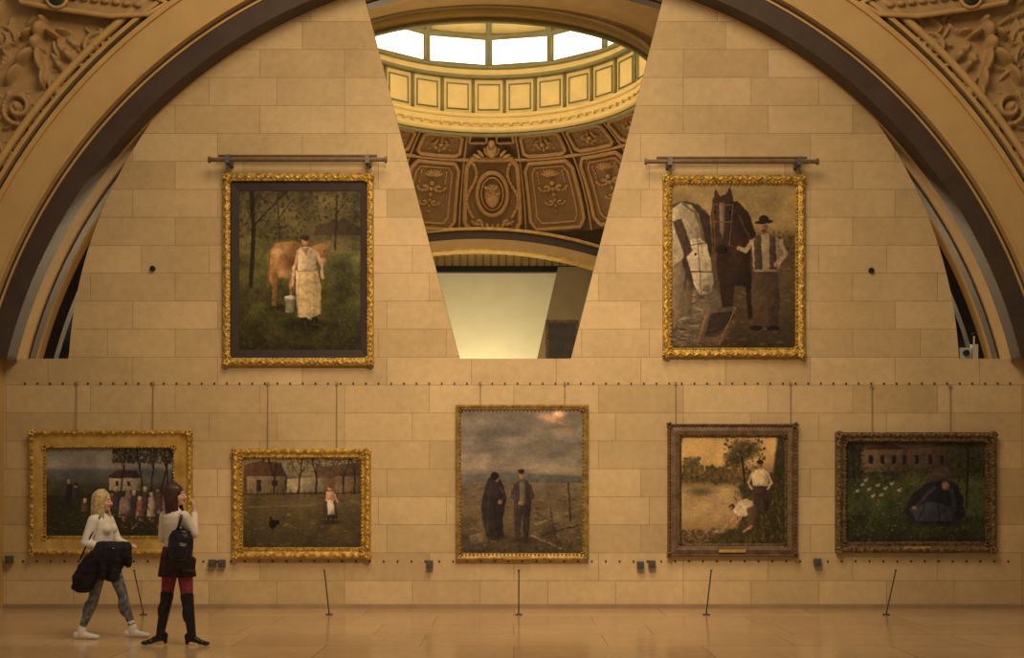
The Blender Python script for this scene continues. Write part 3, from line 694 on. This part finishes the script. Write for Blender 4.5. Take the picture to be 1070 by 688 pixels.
c.poly([(538,506),(542,502),(550,502),(554,507),(555,530),(552,563),(547,564),(546,538),(543,564),(538,563),(537,532)],(58,46,40),1.2); c.poly([(543,503),(548,503),(549,524),(543,524)],(120,102,82),1,.7); c.ell(545,496,3.3,4.4,(146,106,78)); c.ell(544.5,492.8,3.8,2.4,(50,36,28)); c.line([(538,508),(535,519),(541,525)],2.8,(68,54,46)); c.line([(554,508),(557,519),(550,526)],2.8,(54,43,38)); c.ell(545,526,3.4,2.2,(140,102,76))
c.line([(560,548),(606,532)],2.4,(120,98,68),.9); c.line([(566,560),(608,548)],2.2,(54,42,30),.9); c.line([(575,530),(582,570)],2,(66,52,36),.9); c.line([(556,560),(590,575)],2.2,(128,104,72),.9); c.line([(594,505),(596,545)],1.8,(54,42,30),.9); c.line([(560,536),(602,560)],1.8,(84,66,44),.9); c.ell(574,556,8,8,(52,40,30),soft=.4,a=.5); c.poly([(490,560),(506,556),(510,566),(492,570)],(112,92,66),1.6)
c.dabs(120,558,609,520,575,[(50,40,28),(120,98,68),(72,58,40)],(1,3),.3,.6,.2); c.dabs(160,481,609,566,579,[(50,40,26),(76,62,40)],(1.5,5),.4,.5)
painting((476,423,615,586),(482,429,608,578),[(0,0,0),(0,.08,0),(.3,.1,0),(.6,.08,0),(.8,.07,0),(1,.05,0)],[mat('slim_gilt',A(160,116,50),.4,.3,ns=15,na=.3,bump=.2,bs=50,col2=A(110,74,30))],[(.8,.08,4,.014,.01,0)],c,[502,590],401,(541,583))
# P6 boys at the pond
c=Cv(712,457,821,569,(140,110,66),seed=6)
c.grad([(457,(190,150,90)),(482,(196,154,92)),(494,(120,94,54)),(502,(84,66,36)),(512,(164,132,84)),(535,(172,138,88)),(569,(96,74,44))]); c.mottle(14,.07)
c.dabs(280,712,760,488,504,[(70,58,28),(92,76,40),(56,46,24)],(1.2,3.6),.6,.7); c.ell(722,486,8,7,(84,70,38),soft=.8); c.dabs(90,714,732,478,494,[(72,60,30),(100,82,46)],(1,3),.6,.7)
c.dabs(120,740,770,490,506,[(64,52,28),(88,70,38)],(1,3),.6,.7)
c.ell(778,470,13,9,(62,50,26),soft=.8); c.ell(768,480,10,8,(70,56,30),soft=.8); c.dabs(300,756,800,458,500,[(54,44,22),(84,68,36),(70,56,28),(110,86,48)],(.8,2.8),.6,.7); c.line([(776,478),(778,505)],2,(44,34,20))
c.poly([(812,457),(821,457),(821,569),(738,569),(748,556),(770,552),(778,530),(772,508),(790,498),(808,494)],(70,58,30),3); c.dabs(640,768,821,498,569,[(84,72,36),(54,44,22),(100,86,46),(44,36,18)],(.8,3.6),.3,.6,1.3); c.dabs(110,715,760,508,545,[(136,108,68),(192,156,104)],(2,6),.13,.5,0); c.ell(730,514,14,4,(90,74,44),soft=1.2,a=.7); c.dabs(120,712,765,554,569,[(70,58,32),(54,44,26)],(1.5,4.5),.35,.6)
c.poly([(785,496),(789,491),(798,490),(803,494),(803,510),(787,510)],(194,166,122),1.2); c.ell(794,485.5,3,3.8,(134,92,62)); c.ell(794,483,3.5,2.2,(48,32,20)); c.poly([(787,508),(803,508),(804,532),(798,534),(796,518),(792,534),(787,532)],(60,46,32),1.2); c.line([(787,494),(782,504),(785,511)],2.6,(182,154,114)); c.line([(802,494),(806,505),(802,511)],2.4,(166,140,104))
c.poly([(766,532),(771,525),(780,521),(787,525),(787,536),(778,540),(769,539)],(208,178,132),1.2); c.ell(765,530,3.2,3.2,(90,60,38)); c.ell(764,532,2,2.2,(150,104,72)); c.poly([(780,532),(789,527),(793,540),(790,552),(781,552),(782,542)],(80,60,42),1.2); c.line([(769,538),(761,548),(755,553)],2.4,(170,122,86)); c.line([(775,540),(764,552)],2.2,(156,110,78)); c.line([(785,550),(777,556)],2.4,(150,108,76)); c.ell(752,556,7,1.6,(196,160,110),soft=.9,a=.6)
painting((698,443,833,582),(713,458,820,568),[(0,0,0),(0,.09,0),(.08,.12,0),(.2,.09,0),(.5,.11,0),(.8,.09,0),(.82,.08,1),(1,.05,1)],[M_wood,M_golddk],[(.1,.11,4,.016,.012,0),(.86,.08,3.4,.012,.01,1)],c,[706,826],401,(765,576))
# P7 garden
c=Cv(885,462,1031,567,(50,48,28),seed=7)
c.grad([(462,(62,54,38)),(490,(58,52,34)),(505,(68,68,38)),(530,(60,62,34)),(567,(38,36,20))]); c.mottle(16,.25); c.mottle(5,.15)
c.poly([(900,468),(925,464),(948,468),(950,492),(900,494)],(96,76,54),1.4); c.poly([(948,470),(990,466),(994,486),(950,490)],(78,60,44),1.5); c.poly([(898,470),(924,462),(950,470)],(58,42,30),1.2)
for x in (908,920,932,943,956,970,982): c.poly([(x,476),(x+4,476),(x+4,485),(x,485)],(36,28,22))
c.dabs(380,885,1031,488,504,[(44,40,22),(66,58,34),(34,30,18)],(1,3),.6,.5); c.dabs(150,885,902,462,500,[(44,40,22),(34,30,18)],(1,3.4),.6,.6); c.dabs(220,990,1031,462,500,[(44,40,22),(56,50,30),(34,30,18)],(1,3.4),.6,.6)
c.dabs(640,885,1031,498,567,[(68,72,38),(48,50,26),(86,86,50),(36,34,20)],(1,3.4),.35,.5)
c.ell(978,544,34,6,(26,24,16),soft=1,a=.7)
c.poly([(944,536),(954,516),(966,506),(984,500),(1000,506),(1007,522),(1008,540),(994,547),(958,546)],(36,34,36),1.8)
c.ell(984,498,19,5,(70,56,44),rot=-.12,soft=.4); c.ell(985,493,10,5.5,(78,62,48),soft=.4); c.ell(988,508,4,4.4,(130,92,68),soft=.5)
c.poly([(950,532),(974,524),(1000,532),(994,545),(958,545)],(56,56,60),1.8); c.line([(976,510),(964,522),(958,530)],4,(54,50,52)); c.ell(956,531,2.6,2,(130,96,72),soft=.6); c.line([(994,512),(998,528),(986,534)],4,(46,42,44)); c.line([(966,528),(960,544)],1.5,(30,28,30),.7); c.line([(980,528),(982,545)],1.5,(30,28,30),.7)
for x,y in ((901,507),(908,512),(917,508),(925,511),(932,506),(896,514),(921,518),(940,513),(912,519),(905,502)): c.ell(x,y,2,1.4,(160,142,112),soft=.8); c.ell(x+1.8,y-1.6,.9,1.1,(160,124,98),soft=.8)
c.dabs(70,885,945,520,560,[(110,100,66),(84,60,44),(124,108,82)],(.6,1.3),.8,.7); c.dabs(50,1005,1031,500,550,[(100,90,56),(84,56,40)],(.8,1.6),.8,.6); c.line([(1012,462),(1010,530)],2.6,(36,28,18),.8); c.line([(890,462),(893,500)],2.2,(36,28,18),.8)
painting((874,452,1041,578),(886,463,1030,566),[(0,0,0),(0,.1,0),(.25,.13,0),(.55,.1,0),(.8,.1,0),(1,.05,0)],[M_golddk],[(.25,.12,4.5,.04,.022,0),(.8,.1,3.5,.016,.012,0)],c,[911,993],404,(958,573))

# upper picture rails
def rail(x0,x1,y,bx_,ytop,off):
    r=M(); a=W(x0,y,-.22); b=W(x1,y,-.22)
    r.tube([a,b],.028,0,10); r.tube([(a.x,a.y,a.z),(a.x-.03,a.y,a.z)],.042,0,10); r.tube([(b.x,b.y,b.z),(b.x+.03,b.y,b.z)],.042,0,10)
    a2=W(x0+off,y-4,-.10); b2=W(x1-off,y-4,-.10); r.tube([a2,b2],.018,0,8)
    for x in bx_:
        p=W(x,y,-.22); zt=W(0,ytop,-.1).z+.03; r.box((p.x-.03,-.26,p.z-.05),(p.x+.03,-.002,p.z+.06),1); r.tube([(p.x,-.20,p.z),(p.x,-.18,zt)],.012,1,6)
    r.obj('picture_rail',[M_brass,M_steel])
rail(220,402,167,(238,384),181,8)
rail(676,853,169,(700,835),183,10)

M_face=mat('device_face',A(70,60,46),.4)
for px,py in ((222,589),(232,589),(449,590),(669,591),(681,590),(854,588),(10,585)):
    p=W(px,py,-.05); s_=M()
    s_.box((p.x-.045,-.10,p.z-.05),(p.x+.045,-.03,p.z+.05),0); s_.box((p.x-.02,-.03,p.z-.02),(p.x+.02,-.015,p.z+.02),1)
    s_.box((p.x-.035,-.105,p.z-.04),(p.x+.035,-.10,p.z+.04),1); s_.tube([(p.x,-.105,p.z),(p.x,-.12,p.z)],.016,1,10)
    s_.obj('hygrometer_box',[M_steel,M_face])
for bxp in (150,344,542,738,926):
    xb=(bxp-CX)*15.2/F; s_=M()
    top=(xb,-1.18,.585)
    s_.tube([(xb,-.8,.01),top],.009,0,8); s_.tube([(xb,-.8,0.0),(xb,-.8,.015)],.045,0,16); s_.ell(top,(.016,.016,.016),0)
    s_.obj('barrier_stanchion',[M_steel])

# ---------------------------------------------------------------- people
M_skin=mat('skin',A(192,136,100),.5,ns=6,na=.08)
M_blond=mat('blonde_hair',A(206,160,98),.4,ns=30,na=.35,col2=A(144,102,56))
M_brun=mat('brunette_hair',A(70,40,26),.4,ns=30,na=.4)
M_cream_sw=mat('cream_knit',A(204,170,130),.85,ns=60,na=.12,bump=.3,bs=120)
M_white_bl=mat('white_blouse',A(206,176,138),.8,ns=14,na=.12,bump=.2,bs=60)
M_blk=mat('black_wool',A(24,19,20),.8,ns=20,na=.3,bump=.2,bs=80)
M_leather=mat('black_leather',A(24,18,18),.35,ns=15,na=.3,bump=.1,bs=50)
M_camo=mat('camo_leggings',A(128,112,96),.8,ns=22,col2=A(54,48,46))
M_shoe=mat('white_sneaker',A(224,204,176),.6,ns=10,na=.05)
M_tight=mat('wine_tights',A(140,46,46),.7,ns=26,na=.55)
M_plaid=mat('plaid_wool',A(66,26,28),.85,ns=14,col2=A(24,17,18))
M_lip=mat('lips',A(160,70,60),.5); M_eye=mat('eye_dark',A(40,28,22),.3); M_eyew=mat('eye_white',A(210,186,166),.3)
def head(Mo,c,yaw,s,pitch=0):
    R_=Matrix.Rotation(yaw,3,'Z')@Matrix.Rotation(pitch,3,'Y'); c=Vector(c)
    P=lambda x,y,z:c+R_@(Vector((x,y,z))*s)
    E=lambda x,y,z,a,b,d,mi=0:Mo.ell(P(x,y,z),(a*s,b*s,d*s),mi,R_,16,12)
    E(-.012,0,.035,.094,.074,.088); E(.022,0,-.025,.064,.058,.082); E(.056,0,-.088,.022,.024,.02); E(.03,0,-.075,.045,.042,.03)
    Mo.cap(P(.082,0,.005),P(.103,0,-.03),.008*s,.012*s); E(.07,0,.025,.015,.045,.01)
    for q in (-1,1): E(-.008,q*.074,-.012,.018,.008,.03); E(.05,q*.032,-.03,.03,.02,.02); E(.088,q*.009,-.034,.008,.008,.006)
    E(.080,0,-.056,.012,.022,.005,1); E(.079,0,-.064,.012,.019,.006,1)
    return P,R_
def eyes(Mo,P,R_,s):
    for q in (-1,1):
        Mo.ell(P(.074,q*.030,.002),(.011*s,.013*s,.008*s),0,R_); Mo.ell(P(.082,q*.030,.002),(.005*s,.006*s,.006*s),1,R_,8,6)
        Mo.tube([P(.079,q*.016,.022),P(.082,q*.03,.027),P(.070,q*.046,.022)],.003*s,1,5)
def hair(Mo,P,s,length,n,seedv,spread=.03,front=58,r0=.010):
    rr=random.Random(seedv)
    for i in range(n):
        az=math.radians(rr.uniform(front,360-front)); lay=rr.uniform(0,1)
        part=rr.uniform(-.06,.05)
        path=[];rad=[]
        ex,ey=(.104+.006*lay),(.086+.008*lay)
        for k in range(5):
            el=math.radians(88-k*23)
            path.append(P(-.012+ex*cos(el)*cos(az)+ (part*.6 if k==0 else 0), ey*cos(el)*sin(az), .035+.100*sin(el)))
            rad.append(r0*s)
        L=length*rr.uniform(.82,1.05); ph=rr.uniform(0,6); fw=rr.uniform(.0,.03) if abs(math.cos(az))<.8 else 0
        for k in range(1,8):
            t=k/7
            path.append(P(-.015+(ex+spread*t)*cos(az)*(.95-.15*t)+fw*t+.008*sin(ph+t*7), (ey+spread*.8*t)*sin(az)*(1-.12*t)+.006*cos(ph+t*6), .0-L*t))
            rad.append(r0*s*(1.05-.65*t))
        Mo.tube(path,rad,0,5)
    Mo.ell(P(-.018,0,.042),(.099*s,.083*s,.093*s),0,None,18,12)
def hand(Mo,w,d,n_,s=1.0,curl=.5,mi=0):
    d=Vector(d).normalized(); n_=Vector(n_); n_=(n_-d*n_.dot(d)).normalized(); s_=d.cross(n_); w=Vector(w)
    for q in range(4):
        o=(-.027+.018*q)*s
        Mo.cap(w+s_*o*.6,w+d*.075*s+s_*o,.013*s,.011*s,mi,8)
    for q,L in enumerate((.062,.074,.070,.054)):
        o=(-.028+.0187*q)*s; p=w+d*.08*s+s_*o; a=curl*.6
        for k,fr_ in enumerate((.45,.32,.23)):
            dd=d*cos(a)+n_*sin(a); p2=p+dd*L*fr_*s*1.05; Mo.cap(p,p2,(.0085-.001*k)*s,(.0078-.001*k)*s,mi,8); p=p2; a+=curl
    p=w+d*.02*s-s_*.028*s; p2=p+(d*.6-s_*.7+n_*.4)*.04*s; p3=p2+(d*.85-s_*.2+n_*.4)*.035*s
    Mo.cap(p,p2,.013*s,.010*s,mi,8); Mo.cap(p2,p3,.010*s,.008*s,mi,8)
def shoe(Mo,ank,td,kind,mi=0):
    td=Vector((td[0],td[1],0)).normalized(); a=Vector(ank); yaw=math.atan2(td.y,td.x); Rz=Matrix.Rotation(yaw,3,'Z')
    b=Vector((a.x,a.y,0))
    if kind=='sneaker':
        for x,h,w_ in ((-.05,.055,.036),(0,.06,.038),(.05,.05,.041),(.10,.042,.044),(.15,.034,.04)):
            Mo.ell(b+td*x+Vector((0,0,h*.75)),(.05,w_,h*.75),mi,Rz)
        Mo.cap(a,b+td*0+Vector((0,0,.06)),.045,.045,mi)
    else:
        for x,h,w_,z in ((-.035,.045,.032,.085),(0,.045,.034,.075),(.05,.032,.036,.055),(.10,.026,.038,.034),(.15,.022,.034,.024)):
            Mo.ell(b+td*x+Vector((0,0,z)),(.045,w_,h),mi,Rz)
        Mo.cap(b-td*.045+Vector((0,0,.08)),b-td*.05+Vector((0,0,.022)),.026,.02,mi)
        Mo.cap(a,b+Vector((0,0,.08)),.044,.046,mi)

# --- blonde woman, mid-stride to the right
D1=12.88; o1=Vector(((113-CX)*D1/F,D1-D,0))
w1=empty('woman',o1)
b=M() # 0 blouse 1 leggings 2 skin 3 shoe 4 black
yw=math.radians(-10)
b.loft([(-.05,0,.80,.105,.155),(-.05,0,.90,.11,.16),(-.06,0,.97,.10,.145)],4,yaw=yw)
b.loft([(-.06,0,.90,.118,.165),(-.065,0,1.0,.106,.15),(-.06,0,1.10,.106,.15),(-.06,0,1.18,.112,.16),(-.07,0,1.25,.096,.168),(-.08,0,1.30,.07,.13),(-.08,0,1.335,.05,.065)],0,yaw=yw)
b.ell((.0,-.08,1.16),(.065,.06,.06),0); b.ell((.02,.05,1.16),(.065,.06,.06),0)
b.cap((-.08,0,1.30),(-.07,0,1.40),.047,.045,2)
b.limb([(-.01,.08,.83),(.13,.07,.46),(.145,.07,.38),(.24,.07,.10)],[.092,.055,.056,.036],1)
b.limb([(-.06,-.08,.83),(-.12,-.08,.45),(-.145,-.08,.37),(-.25,-.08,.11)],[.092,.056,.057,.036],1)
b.ell((.135,.07,.32),(.05,.05,.11),1,Matrix.Rotation(-.25,3,'Y')); b.ell((-.19,-.08,.32),(.05,.05,.11),1,Matrix.Rotation(.25,3,'Y'))
b.limb([(-.10,-.165,1.255),(-.16,-.22,1.02),(.06,-.25,.965)],[.060,.052,.042],0)
b.limb([(-.05,.165,1.255),(.03,.2,1.03),(.17,.08,.99)],[.058,.05,.04],0)
shoe(b,(.24,.07,.11),(1,-.1),'sneaker',3); shoe(b,(-.25,-.08,.11),(1,-.15),'sneaker',3)
o=b.obj('body',[M_white_bl,M_camo,M_skin,M_shoe,M_blk],w1); remesh(o,b,.009,4)
h=M(); P,R_=head(h,(-.055,0,1.455),math.radians(-4),.93)
h.cap((-.07,0,1.36),(-.065,0,1.42),.043,.042,0)
o=h.obj('head',[M_skin,M_lip],w1); remesh(o,h,.005,2)
e_=M(); eyes(e_,P,R_,.93); e_.obj('eyes',[M_eyew,M_eye],w1,True)
h=M(); hair(h,P,.93,.25,220,4,.03,66); h.obj('long_blonde_hair',[M_blond],w1,True)
h=M(); h.cap((.06,-.25,.965),(.11,-.27,.985),.03,.026,0); hand(h,(.11,-.27,.985),(1,-.1,-.15),(0,-.4,-1),.95,.45); hand(h,(.17,.08,.99),(1,-.5,.0),(0,0,-1),.95,.4)
o=h.obj('hands',[M_skin],w1); remesh(o,h,.004,1)
k=M()
k.loft([(.10,-.22,.62,.03,.03),(.10,-.22,.68,.09,.06),(.10,-.24,.80,.14,.09),(.12,-.24,.92,.17,.11),(.14,-.24,.98,.14,.10),(.14,-.24,1.02,.06,.05)],0)
k.loft([(-.20,-.22,.50,.04,.03),(-.19,-.22,.54,.11,.05),(-.16,-.24,.66,.14,.07),(-.08,-.25,.80,.14,.08),(.0,-.25,.92,.13,.09),(.04,-.25,.98,.08,.06)],0)
for (a,c_,r1,r2) in (((.26,-.25,.95),(.29,-.24,.80),.06,.045),((.20,-.3,.96),(.16,-.3,.66),.045,.05),((.08,-.31,.95),(.04,-.3,.68),.04,.045),((-.02,-.3,.92),(-.14,-.28,.58),.04,.05),((-.08,-.28,.86),(-.28,-.24,.56),.05,.035),((.0,-.24,.98),(.26,-.24,.97),.065,.07)): k.cap(a,c_,r1,r2)
o=k.obj('coat_over_arm',[M_blk],w1); remesh(o,k,.012,3,(.07,.03))
bg=M(); bg.tube([(-.04,-.13,1.30),(-.1,-.24,1.1),(-.2,-.28,.85)],.009,0,6); bg.obj('bag_strap',[M_leather],w1,True)

# --- brunette woman
D2=12.33; o2=Vector(((184-CX)*D2/F,D2-D,0)); w2=empty('woman',o2)
b=M() # 0 sweater 1 tights 2 skin 3 boots 4 jacket
yw=math.radians(48)
b.loft([(.01,0,.80,.11,.16),(.01,0,.90,.11,.16),(.0,0,1.0,.10,.14)],1,yaw=yw)
b.loft([(.0,0,.97,.105,.148),(-.005,0,1.05,.098,.136),(-.01,0,1.15,.105,.148),(-.015,0,1.24,.11,.16),(-.02,0,1.31,.095,.163),(-.02,0,1.36,.065,.12),(-.02,0,1.39,.048,.06)],0,yaw=yw)
b.cap((-.02,0,1.36),(-.01,0,1.45),.046,.044,2)
R1=[(.09,-.045,.86),(.125,-.05,.50),(.135,-.05,.42),(.175,-.06,.12)]; L1=[(-.06,.045,.86),(-.10,.03,.51),(-.11,.03,.43),(-.165,.02,.12)]
b.cap(R1[0],R1[1],.09,.062,1); b.cap(L1[0],L1[1],.09,.062,1)
for Q in (R1,L1):
    q0=Vector(Q[0]); q1=Vector(Q[1]); st=q0+(q1-q0)*1.0
    b.cap(st,Q[2],.070,.062,3); b.cap(Q[2],Q[3],.062,.044,3); m_=Vector(Q[2]).lerp(Vector(Q[3]),.3); b.ell(m_-Vector((.01,.02,0)),(.056,.06,.11),3)
shoe(b,R1[3],(1,-.15),'boot',3); shoe(b,L1[3],(-.85,-.35),'boot',3)
b.limb([(.11,-.10,1.31),(.19,-.04,1.13),(.165,.08,1.33)],[.06,.05,.036],0)
b.limb([(-.14,.10,1.31),(-.17,.12,1.08),(-.02,.24,1.02)],[.06,.05,.038],0)
o=b.obj('body',[M_cream_sw,M_tight,M_skin,M_leather,M_blk],w2); remesh(o,b,.009,4)
sk=M(); sk.loft([(.0,0,1.0,.118,.155),(.005,0,.93,.135,.178),(.01,0,.82,.155,.20),(.01,0,.70,.17,.216),(.01,0,.695,.16,.206)],0,n=96,yaw=yw,pleat=16,pa=.05)
sk.obj('plaid_skirt',[M_plaid],w2,True)
h=M(); P,R_=head(h,(.0,.01,1.52),math.radians(0),.95,math.radians(-6))
h.cap((-.02,0,1.40),(-.01,0,1.48),.043,.042,0)
o=h.obj('head',[M_skin,M_lip],w2); remesh(o,h,.005,2)
e_=M(); eyes(e_,P,R_,.95); e_.obj('eyes',[M_eyew,M_eye],w2,True)
h=M(); hair(h,P,.95,.36,240,9,.022,70); h.obj('long_brown_hair',[M_brun],w2,True)
h=M(); h.cap((.17,.07,1.31),(.163,.085,1.36),.028,.026,0); hand(h,(.163,.085,1.36),(-.1,.1,1),(-1,0,0),.95,.4); hand(h,(-.02,.24,1.02),(.8,.6,0),(0,0,-1),.95,.4)
o=h.obj('hands',[M_skin],w2); remesh(o,h,.004,1)
bp=M()
bp.loft([(.10,-.19,.86,.05,.05),(.10,-.19,.89,.11,.075),(.10,-.19,1.0,.13,.085),(.10,-.185,1.10,.125,.08),(.10,-.18,1.17,.09,.06),(.10,-.18,1.19,.04,.03)],0)
bp.loft([(.10,-.265,.90,.06,.03),(.10,-.265,.93,.085,.04),(.10,-.26,1.02,.085,.04),(.10,-.25,1.05,.05,.02)],0)
bp.loft([(.14,-.12,.74,.05,.04),(.13,-.13,.78,.10,.06),(.12,-.14,.88,.12,.07),(.10,-.15,.95,.08,.05)],0)
bp.cap((.02,-.17,.96),(-.0,-.13,.76),.045,.04)
o=bp.obj('backpack',[M_leather],w2); remesh(o,bp,.01,3,(.06,.015))
st=M(); st.tube([(.07,-.2,1.17),(.10,-.16,1.32),(.09,-.08,1.37),(.11,.02,1.3)],.014,0,6,flat=.5); st.tube([(.06,-.2,1.18),(.10,-.23,1.24),(.14,-.2,1.18)],.008,0,6); st.obj('backpack_strap',[M_leather],w2,True)

# ---------------------------------------------------------------- lights
wd=bpy.data.worlds.new('world'); scene.world=wd; wd.use_nodes=True
wd.node_tree.nodes['Background'].inputs[0].default_value=(1,.70,.44,1); wd.node_tree.nodes['Background'].inputs[1].default_value=.20
def area(name,loc,tgt,size,en,col=(1,.71,.43)):
    l=bpy.data.lights.new(name,'AREA'); l.shape='RECTANGLE'; l.size=size[0]; l.size_y=size[1]; l.energy=en; l.color=col
    o=bpy.data.objects.new(name,l); o.location=loc; o.rotation_euler=(Vector(tgt)-Vector(loc)).to_track_quat('-Z','Y').to_euler(); scene.collection.objects.link(o); return o
area('hall_fill',(0,-7,10),(0,0,2.2),(5,4),560)  # added area light above the camera side, no actual skylight
def spot(name,loc,tgt,en,ang=60,bl=.9,r=.3,col=(1,.70,.42)):
    l=bpy.data.lights.new(name,'SPOT'); l.energy=en; l.spot_size=math.radians(ang); l.spot_blend=bl; l.shadow_soft_size=r; l.color=col
    o=bpy.data.objects.new(name,l); o.location=loc; o.rotation_euler=(Vector(tgt)-Vector(loc)).to_track_quat('-Z','Y').to_euler(); scene.collection.objects.link(o)
spot('wall_centre_spot',(0,-9,6.5),(0,0,2.5),1650,66,1.0)  # added spot: brighter wall centre, darker corners
def pt(name,loc,en,r=.5,col=(1,.74,.42)):
    l=bpy.data.lights.new(name,'POINT'); l.energy=en; l.shadow_soft_size=r; l.color=col
    o=bpy.data.objects.new(name,l); o.location=loc; scene.collection.objects.link(o)
pt('dome_fill',(-1.8,7.6,6.2),430,.4,(1,.72,.42))  # added fill inside the dome space, no visible fixture
pt('drum_fill',(-.5,10.0,11.6),210,.3,(1,.77,.5))  # added fill to lift the dim drum interior
pt('far_room_fill',(-1,17.6,3.5),450,.5,(1,.74,.46))  # added fill that brightens the ivory far wall
pt('side_fill',(4.4,3.2,4.2),90,.4); pt('side_fill',(-4.4,3.2,4.2),90,.4)  # added fills behind the lunette to lighten the side arches

cam=bpy.data.cameras.new('camera'); co=bpy.data.objects.new('camera',cam); scene.collection.objects.link(co)
co.location=(0,-D,EYE); co.rotation_euler=(math.radians(90),0,0)
cam.sensor_width=36; cam.lens=36*F/1070; cam.shift_y=(HY-344)/1070; cam.shift_x=-(CX-535)/1070
cam.clip_end=200; scene.camera=co
